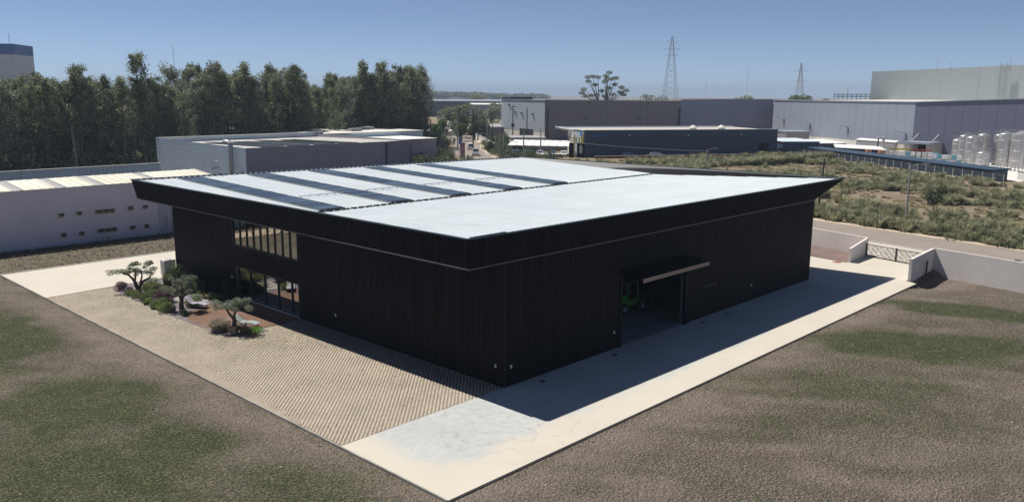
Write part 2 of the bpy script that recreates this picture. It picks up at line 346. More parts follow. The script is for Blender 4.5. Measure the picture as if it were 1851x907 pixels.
def ground_material():
    m = bpy.data.materials.new('ground_soil'); m.use_nodes = True; n, l = m.node_tree.nodes, m.node_tree.links; b = n['Principled BSDF']
    b.inputs['Roughness'].default_value = .95; b.inputs['Specular IOR Level'].default_value = .15
    g = n.new('ShaderNodeNewGeometry'); P = g.outputs['Position']
    def noise(s, d=4, r=.55):
        t = n.new('ShaderNodeTexNoise'); t.inputs['Scale'].default_value = s; t.inputs['Detail'].default_value = d; t.inputs['Roughness'].default_value = r; l.new(P, t.inputs['Vector']); return t.outputs[0]
    def rng_(x, a, b_, c=0, d=1):
        t = n.new('ShaderNodeMapRange'); t.inputs[1].default_value = a; t.inputs[2].default_value = b_; t.inputs[3].default_value = c; t.inputs[4].default_value = d; l.new(x, t.inputs[0]); return t.outputs[0]
    def mix(f, a_, c_, mode='MIX'):
        t = n.new('ShaderNodeMix'); t.data_type = 'RGBA'; t.blend_type = mode
        if hasattr(f, 'links') or not isinstance(f, float): l.new(f, t.inputs[0])
        else: t.inputs[0].default_value = f
        for q, k_ in ((a_, 6), (c_, 7)):
            if isinstance(q, tuple): t.inputs[k_].default_value = (*q, 1)
            else: l.new(q, t.inputs[k_])
        return t.outputs[2]
    def math_(op, a_, c_):
        t = n.new('ShaderNodeMath'); t.operation = op
        for q, k_ in ((a_, 0), (c_, 1)):
            if isinstance(q, (int, float)): t.inputs[k_].default_value = q
            else: l.new(q, t.inputs[k_])
        return t.outputs[0]
    def attr(nm): t = n.new('ShaderNodeAttribute'); t.attribute_name = nm; return t.outputs['Fac']
    soil = mix(rng_(noise(.35, 6), .35, .65), (.21, .175, .145), (.32, .265, .225))
    vo = n.new('ShaderNodeTexVoronoi'); vo.inputs['Scale'].default_value = 8.0
    wv_ = n.new('ShaderNodeTexNoise'); wv_.inputs['Scale'].default_value = 4; l.new(P, wv_.inputs['Vector']); wa = n.new('ShaderNodeVectorMath'); wa.operation = 'MULTIPLY_ADD'; wa.inputs[1].default_value = (.25, .25, 0); l.new(wv_.outputs[1], wa.inputs[0]); l.new(P, wa.inputs[2]); l.new(wa.outputs[0], vo.inputs['Vector'])
    soil = mix(rng_(vo.outputs['Distance'], .18, .55, .0, .74), soil, (.06, .052, .040))
    soil = mix(rng_(noise(16, 3), .5, .75, 0, .5), soil, (.27, .225, .19))
    soil = mix(math_('MULTIPLY', attr('bare'), .6), soil, mix(rng_(noise(2.2, 6, .7), .35, .65), (.22, .178, .155), (.33, .272, .236)))
    grn = mix(rng_(noise(1.3, 5), .35, .65), (.064, .084, .036), (.125, .145, .062))
    grn = mix(rng_(vo.outputs['Distance'], .35, .0, .0, .6), grn, (.15, .15, .10))
    grn = mix(rng_(vo.outputs['Distance'], .3, .6, .0, .8), grn, (.030, .034, .016))
    gm = math_('ADD', attr('green'), math_('MULTIPLY', math_('SUBTRACT', noise(4.5, 8, .85), .5), 1.8))
    col = mix(rng_(gm, .05, .75, 0, .92), soil, grn)
    sc = mix(rng_(noise(.09, 5), .42, .58), (.23, .20, .12), (.34, .275, .20))
    sc = mix(rng_(noise(.05, 3), .58, .66), sc, (.27, .19, .165))
    sc = mix(rng_(noise(1.2, 5, .7), .48, .66, 0, .8), sc, (.13, .125, .07))
    col = mix(attr('scrub'), col, sc)
    st = mix(rng_(noise(.9, 5, .7), .4, .6), (.135, .115, .085), (.20, .17, .13))
    col = mix(attr('strip'), col, st)
    l.new(col, b.inputs['Base Color'])
    bp = n.new('ShaderNodeBump'); bp.inputs['Distance'].default_value = .12; bp.inputs['Strength'].default_value = 1.0
    h = math_('ADD', math_('MULTIPLY', vo.outputs['Distance'], -1.0), math_('MULTIPLY', noise(14, 4), 1.0)); l.new(h, bp.inputs['Height']); l.new(bp.outputs[0], b.inputs['Normal'])
    return m
me.materials.append(ground_material())
tag(link('ground', me), 'brown clodded field with green weed patches around the black hall', kind='structure')

def scatter_field(n, rngbox, dens):
    x = rng.uniform(rngbox[0], rngbox[1], n); y = rng.uniform(rngbox[2], rngbox[3], n)
    ok = ((x < -11.1) | (y < -7.7)) & (rng.random(n) < dens(x, y)); return x[ok], y[ok]
def field_mesh(name, x, y, size, mat, flat=.25):
    n = len(x); C = np.stack([x, y, ground_z(x, y)+size*.25], 1)
    a = rng.random(n)*6.28; V = []; s = size*(.5+rng.random(n))
    for q in range(3):
        an = a+q*2.1+rng.normal(size=n)*.3; o = np.stack([np.cos(an), np.sin(an), np.zeros(n)], 1)*s[:, None]; t = np.stack([-np.sin(an), np.cos(an), np.zeros(n)], 1)*(s*.35)[:, None]
        B = C.copy(); B[:, 2] -= size*.3; tip = B+o*.6; tip[:, 2] += s*flat*1.6
        V += [B-t, B+t, tip]
    V = np.stack(V, 1).reshape(-1, 3); F = np.arange(len(V)).reshape(-1, 3)
    return link(name, fastmesh(name, V, F, [mat], tone=.7+.6*rng.random(len(F))))
x, y = scatter_field(260000, (-28, 50, -28, 50), lambda x, y: np.clip(greenness(x, y)*1.4-.22, .01, 1)*(((x < -11) | (y > -26)) & (x+y > -48)))
tag(field_mesh('weeds', x, y, .062, leafmat('field_weed', (.10, .125, .06), (.165, .175, .095), trans=.4)), 'low green weeds growing in patches on the bare field', kind='stuff')
def clod_mesh():
    x, y = scatter_field(34000, (-27, 46, -26, 45), lambda x, y: np.where(greenness(x, y) < .35, .8, .25)*(x+y > -46))
    n = len(x); s = .018+.035*rng.random(n)**2; c = np.stack([x, y, ground_z(x, y)+s*.3], 1)
    oct_ = np.array([(1, 0, 0), (0, 1, 0), (-1, 0, 0), (0, -1, 0), (0, 0, .8)])
    V = c[:, None, :]+oct_[None]*s[:, None, None]*(.6+.8*rng.random((n, 5, 3))); k = np.arange(n)[:, None]*5
    F = np.concatenate([k+np.array([[0, 1, 4]]), k+np.array([[1, 2, 4]]), k+np.array([[2, 3, 4]]), k+np.array([[3, 0, 4]])])
    return fastmesh('soil_clods', V.reshape(-1, 3), F, [pm('clod', (.17, .135, .115), .95, col2=(.25, .21, .185), scale=3)])
tag(link('soil_clods', clod_mesh()), 'loose clods and stones lying on the bare field', kind='stuff')

# ------------------------------------------------------------------ yard, kerbs, pavers
def yardmat():
    # cream cast border, blue grey worn middle tinted to cool the hall's shadow, tyre scuffs where vehicles turn
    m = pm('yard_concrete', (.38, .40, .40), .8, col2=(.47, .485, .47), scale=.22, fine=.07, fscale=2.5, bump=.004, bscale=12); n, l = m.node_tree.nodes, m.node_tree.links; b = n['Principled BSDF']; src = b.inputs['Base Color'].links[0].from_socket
    g = n.new('ShaderNodeNewGeometry'); sx = n.new('ShaderNodeSeparateXYZ'); l.new(g.outputs['Position'], sx.inputs[0]); t = n.new('ShaderNodeTexNoise'); t.inputs['Scale'].default_value = .35; t.inputs['Detail'].default_value = 4; l.new(g.outputs['Position'], t.inputs['Vector'])
    def M_(op, a, c):
        q = n.new('ShaderNodeMath'); q.operation = op
        for v, k in ((a, 0), (c, 1)):
            if isinstance(v, (int, float)): q.inputs[k].default_value = v
            else: l.new(v, q.inputs[k])
        return q.outputs[0]
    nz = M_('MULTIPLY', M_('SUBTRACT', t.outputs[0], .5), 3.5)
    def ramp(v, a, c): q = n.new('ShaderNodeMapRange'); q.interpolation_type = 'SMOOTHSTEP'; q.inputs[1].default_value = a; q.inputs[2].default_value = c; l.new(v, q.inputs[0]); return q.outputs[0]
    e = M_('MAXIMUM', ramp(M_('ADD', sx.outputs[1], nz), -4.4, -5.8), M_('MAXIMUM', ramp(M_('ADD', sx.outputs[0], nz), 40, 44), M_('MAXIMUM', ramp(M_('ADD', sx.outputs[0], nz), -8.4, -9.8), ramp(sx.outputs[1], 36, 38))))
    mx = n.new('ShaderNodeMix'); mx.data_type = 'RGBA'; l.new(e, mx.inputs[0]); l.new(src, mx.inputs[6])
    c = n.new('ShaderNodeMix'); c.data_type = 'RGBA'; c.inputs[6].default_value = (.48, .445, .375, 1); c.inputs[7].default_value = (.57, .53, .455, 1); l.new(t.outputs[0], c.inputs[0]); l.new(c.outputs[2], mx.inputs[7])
    # tyre scuffs: thin rings round the turning spot
    w = n.new('ShaderNodeTexWave'); w.wave_type = 'RINGS'; w.rings_direction = 'Z'; w.inputs['Scale'].default_value = .3; w.inputs['Distortion'].default_value = 14; w.inputs['Detail'].default_value = 3
    vm = n.new('ShaderNodeVectorMath'); vm.operation = 'SUBTRACT'; vm.inputs[1].default_value = (-3.5, -3, 0); l.new(g.outputs['Position'], vm.inputs[0]); l.new(vm.outputs[0], w.inputs['Vector'])
    ln = n.new('ShaderNodeVectorMath'); ln.operation = 'LENGTH'; l.new(vm.outputs[0], ln.inputs[0]); f = M_('MULTIPLY', ramp(w.outputs['Fac'], .75, 1.0), ramp(ln.outputs['Value'], 6.5, 2.5))
    f2 = n.new('ShaderNodeTexNoise'); f2.inputs['Scale'].default_value = 6; l.new(g.outputs['Position'], f2.inputs['Vector']); f = M_('MULTIPLY', M_('MULTIPLY', f, ramp(f2.outputs[0], .45, .65)), .3)
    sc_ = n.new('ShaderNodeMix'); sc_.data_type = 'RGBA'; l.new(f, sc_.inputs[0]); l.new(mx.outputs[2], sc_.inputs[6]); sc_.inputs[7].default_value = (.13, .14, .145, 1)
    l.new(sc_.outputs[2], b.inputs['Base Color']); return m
YZ = .03
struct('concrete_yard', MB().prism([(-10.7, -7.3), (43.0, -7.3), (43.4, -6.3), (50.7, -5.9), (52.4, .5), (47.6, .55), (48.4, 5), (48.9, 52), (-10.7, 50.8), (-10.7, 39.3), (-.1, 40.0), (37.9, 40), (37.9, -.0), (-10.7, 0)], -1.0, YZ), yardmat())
kb = MB(); kb.box(-10.79, -10.71, -7.3, 50.9, -.12, .06); struct('kerb', kb, pm('weathered_kerb', (.27, .27, .235), .9, var=.3, scale=.8))
kb = MB()
for q in range(36): kb.box(-10.84+q*1.5, -10.84+q*1.5+1.49, -7.37, -7.305, -.5, -.02+.02*random.random())
struct('kerb', kb, M['darkedge'])  # dark strip drawn for the gap and shadow line at the yard edge
struct('sand_bed', MB().prism([(-10.7, .004), (-.01, .004), (-.01, 40.0), (-10.7, 39.29)], -.1, .0), M['sand'])
def inpoly(px, py, poly):
    r_ = np.zeros(px.shape, bool); n = len(poly); j = n-1
    for i in range(n):
        xi, yi = poly[i]; xj, yj = poly[j]
        c = ((yi > py) != (yj > py)) & (px < (xj-xi)*(py-yi)/(yj-yi+1e-12)+xi); r_ ^= c; j = i
    return r_
DECK = [(-.03, 20.3), (-1.8, 19.75), (-3.36, 19.95), (-4.5, 20.6), (-5.9, 22.6), (-6.0, 25.0), (-5.4, 26.9), (-2.6, 28.6), (-.03, 28.3)]
GARDEN = [(-5.85, 39.0), (-6.1, 36.5), (-6.15, 33), (-6.25, 30), (-6.25, 27.5), (-6.1, 25.2), (-6.05, 22.6), (-6.2, 20.6), (-5.7, 19.4), (-4.6, 18.9), (-3.3, 19.0), (-3.2, 19.9), (-4.4, 20.55), (-5.85, 22.6), (-5.95, 25.0), (-5.35, 26.95), (-2.6, 28.65), (-.03, 28.35), (-.03, 39.9), (-3, 40)]
def pavers():
    pu, pv = .185, .165; us = np.arange(-40, 40, pu); vs = np.arange(-40, 40, pv); U, Vv = np.meshgrid(us, vs); U = U.ravel(); Vv = Vv.ravel()
    A = (U+Vv)*.70711-5; B = (Vv-U)*.70711+20; ins = (A > -10.62) & (A < -.08) & (B > .08) & (B < 39.25); A = A[ins]; B = B[ins]
    ok = ~inpoly(A, B, DECK) & ~inpoly(A, B, GARDEN)
    sandy = vnoise(A, B, 3.5, 44)*.6+vnoise(A, B, 1.2, 45)*.4
    edge = sstep(-10.1+1.6*vnoise(A*0, B, 3, 9)+.8*vnoise(A, B, 1, 10), -10.6, A)*sstep(4, 8, B)
    A = A[ok]; B = B[ok]; n = len(A); h = .020+.010*rng.random(n)-.008*sstep(.45, .7, sandy[ok]); w = .061+.010*rng.random(n)
    A = A+rng.normal(size=n)*.004; B = B+rng.normal(size=n)*.004
    q = np.array([(-1, -1, 0), (1, -1, 0), (1, 1, 0), (-1, 1, 0), (-.85, -.85, 1), (.85, -.85, 1), (.85, .85, 1), (-.85, .85, 1)])
    qx = q[None, :, 0]*w[:, None]; qy = q[None, :, 1]*w[:, None]*1.32
    V = np.stack([A[:, None]+(qx+qy)*.70711, B[:, None]+(qy-qx)*.70711, -.02+q[None, :, 2]*(h+.02)[:, None]], 2)
    k = np.arange(n)[:, None]*8
    F = np.concatenate([k+np.array([f]) for f in ((4, 5, 6, 7), (0, 1, 5, 4), (1, 2, 6, 5), (2, 3, 7, 6), (3, 0, 4, 7))])
    return fastmesh('paver_blocks', V.reshape(-1, 3), F, [pm('paver_block', (.36, .315, .26), .9, col2=(.45, .395, .315), scale=.5, fine=.14, fscale=5)])
tag(link('paver_blocks', pavers()), 'lattice of small tan paving blocks on the forecourt', kind='stuff')
def drift():
    mb = MB(); n = 160; pts = []
    ys_ = np.linspace(3.5, 39.1, n); w = .08+.6*vnoise(ys_*0, ys_, 3, 9)*sstep(3, 9, ys_)+.45*vnoise(ys_*0, ys_, .5, 12)
    for y_, w_ in zip(ys_, w): mb.v += [(-10.70, y_, .03), (-10.66, y_, .047), (-10.7+w_*.7, y_, .044), (-10.7+w_, y_, .02)]
    for q in range(n-1):
        for k_ in range(3): mb.f.append((q*4+k_, q*4+k_+1, q*4+k_+5, q*4+k_+4)); mb.m.append(0)
    return mb
tag(drift().build('sand_drift', pm('drift_sand', (.26, .22, .17), .95, col2=(.33, .28, .22), scale=.8, fine=.15, fscale=9, bump=.01, bscale=12), None, True), 'blown sand drifted over the pavers along the kerb', kind='stuff')
def fringe():
    n = 5200; t_ = rng.random(n); side = rng.random(n) < .52
    x = np.where(side, -10.86-rng.random(n)**2*.5, -10.8+53.5*t_); y = np.where(side, -7.3+58*t_, -7.42-rng.random(n)**2*.45)
    ok = (vnoise(x*1.0, y*1.0, 1.4, 81) > .35) & (rng.random(n) < .6); x = x[ok]; y = y[ok]; return field_mesh('edge_weeds', x, y, .045, leafmat('edge_weed', (.10, .11, .06), (.17, .165, .10), trans=.4), flat=.3)
tag(fringe(), 'scruffy weeds growing against the concrete edgings', kind='stuff')
def pebbles():
    x, y = scatter_field(500, (-27, 46, -26, 45), lambda x, y: .8+0*x); n = len(x); s_ = .02+.04*rng.random(n)**3; c = np.stack([x, y, ground_z(x, y)+s_*.3], 1)
    o8 = np.array([(1, 0, 0), (.3, .9, 0), (-.8, .5, 0), (-.7, -.6, 0), (.4, -.9, 0), (0, 0, .7)]); V = c[:, None, :]+o8[None]*s_[:, None, None]*(.6+.8*rng.random((n, 6, 3))); k = np.arange(n)[:, None]*6
    F = np.concatenate([k+np.array([[i_, (i_+1) % 5, 5]]) for i_ in range(5)]); return fastmesh('pale_stones', V.reshape(-1, 3), F, [pm('pale_stone', (.32, .29, .26), .9, var=.3, scale=3)])
tag(link('pale_stones', pebbles()), 'pale stones scattered over the bare field', kind='stuff')
# moss and weeds between the pavers (along the wall and near the deck)
n = 60000; x = rng.uniform(-10.5, -.1, n); y = rng.uniform(.2, 39, n)
d = .95*np.exp(-((x+.7)/1.0)**2)*(y < 20)+.55*np.exp(-((x+4.5)/3)**2-((y-17)/3.)**2)+.10*(vnoise(x, y, 2, 61) > .66)+.25*np.exp(-((x+6.8)/.9)**2)*(y > 18)+.008
ok = (rng.random(n) < d*.9) & ~inpoly(x, y, DECK) & ~inpoly(x, y, GARDEN); x = x[ok]; y = y[ok]
C = np.stack([x, y, .04+0*x], 1); V, F = leaf_quads(C, .085, 0, .8); V[:, 2] = .042+.012*np.repeat(rng.random(len(C)), 4)
tag(link('paver_moss', fastmesh('paver_moss', V, F, [leafmat('moss', (.17, .185, .07), (.36, .30, .13))], tone=.7+.5*rng.random(len(F)))), 'yellow green moss and weeds growing in the paver joints', kind='stuff')

# ------------------------------------------------------------------ the black hall
ZS, ZT = 7.0, 8.55
def ribstrip(mb, a, b, z0, z1, pitch=.25, rw=.035, rd=.03, at=None, bt=None, side=1):
    """vertical ribbed sheet from a to b (bottom), at/bt optional top line; normal to the right of a->b times side"""
    a = Vector((a[0], a[1], z0)); b = Vector((b[0], b[1], z0)); A = Vector((at[0], at[1], z1)) if at else Vector((a.x, a.y, z1)); B = Vector((bt[0], bt[1], z1)) if bt else Vector((b.x, b.y, z1))
    L = (b-a).length; d = (b-a)/L; nrm = Vector((d.y, -d.x, 0))*side; n = max(1, int(L/pitch)); pts = []
    for q in range(n):
        s0 = q*pitch; pts += [(s0, 0, 0), (s0+pitch-rw*2, 0, 1), (s0+pitch-rw*1.6, rd, 1), (s0+pitch-rw*.4, rd, 1)]
    pts += [(n*pitch, 0, 1), (L, 0, 0)]
    k = len(mb.v)
    for s_, o, _ in pts:
        t = s_/L; mb.v.append(tuple(a.lerp(b, t)+nrm*o)); mb.v.append(tuple(A.lerp(B, t)+nrm*o))
    for q in range(len(pts)-1):
        if pts[q+1][0]-pts[q][0] < 1e-5: continue
        mb.f.append((k+2*q, k+2*q+2, k+2*q+3, k+2*q+1)); mb.m.append(1 if pts[q][1] > 0 or pts[q+1][1] > 0 else 0)
    return mb
hall = thing('warehouse', 'long black ribbed metal hall with flared eaves and white butterfly roof', 'warehouse')
BM = [M['black'], M['rib']]
DX0, DX1, DZ = 10.5, 17.75, 4.72
w = MB(); ribstrip(w, (0, 0), (DX0, 0), .0, ZS); ribstrip(w, (DX0, 0), (DX1, 0), DZ, ZS); ribstrip(w, (DX1, 0), (38, 0), .0, ZS); w.build('wall_cladding', BM, hall)
WY0, WY1 = 20.3, 29.6; WZ0, WZ1 = 4.1, 6.18; GY0, GY1, GZ = 20.3, 29.4, 2.5
w = MB(); ribstrip(w, (0, 40), (0, WY1), 0, ZS); ribstrip(w, (0, WY0), (0, 0), 0, ZS); ribstrip(w, (0, WY1), (0, WY0), GZ, WZ0); ribstrip(w, (0, WY1), (0, WY0), WZ1, ZS)
ribstrip(w, (0, WY1), (0, GY1), 0, GZ)
w.build('wall_cladding', BM, hall)
w = MB(); ribstrip(w, (38, 0), (38, 38), 0, ZS); ribstrip(w, (38, 38), (0, 40), 0, ZS); w.build('wall_cladding', BM, hall)
ic = MB()
ic.box(.05, DX0, .05, .25, .0, ZS-.1); ic.box(DX1, 37.9, .05, .25, 0, ZS-.1); ic.box(DX0, DX1, .05, .25, DZ, ZS-.1)
ic.box(.05, .25, .26, WY0, 0, ZS-.1); ic.box(.05, .25, WY1, 39.9, 0, ZS-.1); ic.box(.05, .25, WY0, WY1, GZ+.02, WZ0-.02); ic.box(.05, .25, WY0, WY1, WZ1+.02, ZS-.1)
ic.box(37.7, 37.95, .26, 37.8, 0, ZS-.1); ic.prism([(.26, 39.7), (37.7, 37.6), (37.7, 37.8), (.26, 39.9)], 0, ZS-.1)
ic.box(5.0, 5.2, .3, 39.5, 0.02, ZS-.2); ic.box(.3, 4.99, 19.0, 19.2, .02, ZS-.2); ic.box(.3, 4.99, 31, 31.2, .02, ZS-.2); ic.box(.27, 4.99, 19.3, 30.9, 3.0, 3.25)
ic.build('inner_wall', M['inner'], hall)
MB().prism([(.05, .02), (37.9, .02), (37.9, 37.7), (.05, 39.8)], -.05, .035).build('floor_slab', M['ifloor'], hall)
# flared fascia
Nb, Nt = (-2.7, -.02), (-2.72, -.02); Lb_, Lt = (-2.7, 40.45), (-2.95, 40.75); Rb, Rt = (38.0, -.02), (43.1, -.5); Fb, Ft = (38.0, 36.6), (39.6, 36.2)
def corner(P_, z): return Vector((P_[0], P_[1], z))
w = MB(); ribstrip(w, Lb_, Nb, ZS, ZT, at=Lt, bt=Nt); w.build('fascia', BM, hall)
w = MB(); ribstrip(w, Nb, Rb, ZS, ZT, at=Nt, bt=Rt); w.build('fascia', BM, hall)
w = MB(); ribstrip(w, Rb, Fb, ZS, ZT, at=Rt, bt=Ft); ribstrip(w, Fb, Lb_, ZS, ZT, at=Ft, bt=Lt); w.build('fascia', BM, hall)
# street side parapet inner lining
w = MB(); n = 150
for q in range(n):
    for t in (q/n, (q+.82)/n):
        yv = -.2+t*36.2; zb_ = (8.42-(8.42-7.8)*(yv+.2)/18.1) if yv < 17.9 else (7.8+(8.42-7.8)*(yv-17.9)/18.1); xb_ = (42.75-(42.75-39.95)*(yv+.2)/18.1) if yv < 17.9 else (39.95-.65*(yv-17.9)/18.1)
        xt_ = Rt[0]-.12+(Ft[0]-Rt[0])*t; w.v += [(xb_, yv, zb_-.05), (xt_, Rt[1]+.15+(Ft[1]-Rt[1]-.3)*t, ZT-.01)]
for q in range(2*n-1): w.f.append((2*q, 2*q+1, 2*q+3, 2*q+2)); w.m.append(q % 2)
w.build('parapet_lining', [pm('parapet_lining', (.016, .024, .030), .5, .1), pm('parapet_rib', (.04, .052, .06), .5, .1)], hall)
w = MB(); w.prism([(Lb_[0]+.0, Lb_[1]), (Fb[0], Fb[1]), (38.03, -.0), (Nb[0], Nb[1])], ZS-.03, ZS-.0); w.build('soffit', M['dark'], hall)
w = MB()
for a_, b_ in ((Lb_, Nb), (Nb, (38.0, -.02))): w.beam((a_[0]-.03*(a_[0] == b_[0]), a_[1]-.03*(a_[0] != b_[0]), ZS), (b_[0]-.03*(a_[0] == b_[0]), b_[1]-.03*(a_[0] != b_[0]), ZS), .07, .07)
w.build('drip_trim', M['trim'], hall)
w = MB()
for a_, b_ in ((Lt, Nt), (Nt, Rt), (Rt, Ft), (Ft, Lt)): w.beam((*a_, ZT+.015), (*b_, ZT+.015), .22, .06)
w.build('coping', M['coping'], hall)
# corner trim
MB().box(-.05, .04, -.05, .04, .0, ZS-.03).build('corner_trim', M['rib'], hall)
# roof sheets, ribs along y
VY, VZ, EZ = 17.9, 7.86, 8.47
def yfar(x): return 40.55+(x+2.7)*(36.1-40.55)/(39.3+2.7)
def ymaxr(x): return (-.3+(42.85-x)*(17.9+.3)/(42.85-39.9) if x > 39.9 else 36.1-(x-39.3)*18.2/.6) if x > 39.3 else yfar(x)
def ynear(x): return -.0-(x+2.7)*.45/45
def roof_sheet(near):
    xs = []; p = .50; x = -2.62
    while x < 42.7: xs += [(x, 0), (x+p-.13, 0), (x+p-.10, .03), (x+p-.04, .03)]; x += p
    mb = MB(); k = 0
    for x, o in xs:
        ym = min(yfar(x), ymaxr(x))
        if near: y0, z0, y1, z1 = ynear(x)+.12, EZ, VY, VZ-.06
        else: y0, z0, y1, z1 = VY-.12, VZ, yfar(x)-.1, EZ
        if x > 39.3:
            yl = ymaxr(x)
            if near and y1 > yl: z1 = z0+(z1-z0)*(max(yl, y0+.01)-y0)/(y1-y0); y1 = max(yl, y0+.01)
            if not near:
                yy = min(y1, yl)
                if yy <= y0: mb.v += [(x, y0, z0), (x, y0+.001, z0)]; continue
                z1 = z0+(z1-z0)*(yy-y0)/(y1-y0); y1 = yy
        mb.v += [(x, y0, z0+o), (x, y1, z1+o)]
    n = len(mb.v)//2
    mb.f = [(2*q, 2*q+2, 2*q+3, 2*q+1) for q in range(n-1)]; mb.m = [0 if q % 4 == 0 else 1 for q in range(n-1)]; return mb
roof_sheet(True).build('roof_sheet', [M['roofw'], M['roofrib']], hall); roof_sheet(False).build('roof_sheet', [M['roofw'], M['roofrib']], hall)
MB().prism([(-2.6, .1), (38.5, .1), (38.5, 36), (-2.6, 40.2)], 7.3, 7.45).build('roof_deck', M['dark'], hall)
g = MB(); g.box(-2.6, 39.8, VY-.34, VY+.02, VZ-.15, VZ-.052); g.build('valley_gutter', M['galv'], hall)
e = MB(); x = -2.5
while x < 39.4: e.box(x, x+.48, VY-.20, VY-.10, VZ-.05, VZ+.065); x += .66
tag(e.build('rib_end_block', M['dark'], hall), kind='stuff')  # dark blocks stand for the shade inside open rib ends
e = MB(); x = -2.4
while x < 38.5: e.box(x, x+.22, yfar(x)-.16, yfar(x)-.06, EZ-.03, EZ+.09); x += .5
tag(e.build('rib_end_block', M['roofw'], hall), kind='stuff')
MB().box(0, 2.6, 0, .16, ZT+.05, ZT+.08).build('coping_patch', M['coping'], hall, loc=(-.9-1.6, -.0, 0))
# glazing
def pane(parent, y0, y1, z0, z1, x=.08): MB().box(x, x+.02, y0, y1, z0, z1).build('pane', M['glass'], parent)
win = MB().add([], [])
wf = MB(); wf.box(-.03, .12, WY0, WY0+.08, WZ0, WZ1); wf.box(-.03, .12, WY1-.08, WY1, WZ0, WZ1); wf.box(-.03, .12, WY0+.08, WY1-.08, WZ0, WZ0+.07); wf.box(-.03, .12, WY0+.08, WY1-.08, WZ1-.07, WZ1)
uw = wf.build('window', M['dark'], hall); uw['label'] = 'long upper window of nine mirrored panes'
n = 9; dy = (WY1-WY0-.16)/n
for q in range(n):
    y0 = WY0+.08+q*dy; pane(uw, y0+.03, y0+dy-.03, WZ0+.07, WZ1-.07)
    if q: MB().box(-.0, .075, y0-.032, y0+.032, WZ0+.07, WZ1-.07).build('mullion', M['dark'], uw)
wf = MB(); wf.box(-.03, .12, GY0, GY0+.1, .09, GZ); wf.box(-.03, .12, GY1-.45, GY1, .09, GZ); wf.box(-.03, .12, GY0+.1, GY1-.45, GZ-.08, GZ); wf.box(-.08, .14, GY0, GY1, .0, .09)
gw = wf.build('sliding_door', M['dark'], hall); gw['label'] = 'full height glass sliding doors beside the wooden deck'
ys = [GY0+.1, 21.35, 23.2, 25.1, 27.2, GY1-.45]
for q in range(5):
    pane(gw, ys[q]+.05, ys[q+1]-.05, .1, GZ-.08)
    if q: MB().box(-.0, .078, ys[q]-.05, ys[q]+.05, .1, GZ-.08).build('mullion', M['dark'], gw)
MB().box(-.18, -.0301, 20.3, 28.2, .0, .085).build('door_sill', M['wallconc'], gw)
# tilted garage door
gd = MB(); gd.add([(10.3, -.03, 4.98), (17.95, -.03, 4.98), (17.95, -1.72, 4.72), (10.3, -1.72, 4.72), (10.3, -.03, 4.88), (17.95, -.03, 4.88), (17.95, -1.72, 4.62), (10.3, -1.72, 4.62)],
                  [(3, 2, 1, 0), (4, 5, 6, 7), (0, 1, 5, 4), (1, 2, 6, 5), (2, 3, 7, 6), (3, 0, 4, 7)])
gdo = gd.build('garage_door', M['black'], hall); gdo['label'] = 'black tilting garage door raised flat as a canopy'
for z0 in (4.5, 4.63):
    t = MB(); x = 10.3
    while x < 17.9: t.box(x, x+.17, -1.80, -1.725, z0, z0+.10); t.box(x+.17, x+.22, -1.77, -1.725, z0+.01, z0+.09); x += .22
    tag(t.build('edge_strip', M['beige'], gdo), kind='stuff')
MB().box(17.76, 18.35, -.16, -.035, .03, 4.87).build('door_jamb', M['black'], hall)
MB().box(10.28, 10.49, -.10, -.035, .03, 4.87).build('door_jamb', M['black'], hall)
t = MB(); t.box(20.4, 22.3, -.055, -.031, 2.26, 2.30); t.build('door_outline', M['trim'], hall)
for q, (x, y, z) in enumerate([(.42, -.10, 1.14), (9.75, -.10, 1.14), (27.5, -.10, 1.25)]):
    l_ = MB().box(x-.05, x+.05, y, y+.07, z-.09, z+.09).build('wall_light', M['white'], hall); MB().box(x-.035, x+.035, y-.012, y-.001, z-.07, z+.0).build('lens', M['galv'], l_)
for y, z in ((.67, 1.12), (15.85, 1.09), (29.9, 1.5)):
    l_ = MB().box(-.10, -.03, y-.05, y+.05, z-.09, z+.09).build('wall_light', M['white'], hall); MB().box(-.112, -.101, y-.035, y+.035, z-.07, z+.0).build('lens', M['galv'], l_)
for x in (2.2, 8.9, 19.2, 22.5):
    d = thing('floor_drain', f"small round drain cover set in the shaded yard {dict([(2.2,'nearest the corner of the hall'),(8.9,'just left of the garage opening'),(19.2,'just right of the garage opening'),(22.5,'furthest right along the wall')])[x]}", 'drain cover', (x, -.8, 0))
    MB().lathe([(.16, YZ), (.16, YZ+.02), (.10, YZ+.022), (.0, YZ+.012)], n=12).build('cover', M['dark'], d)

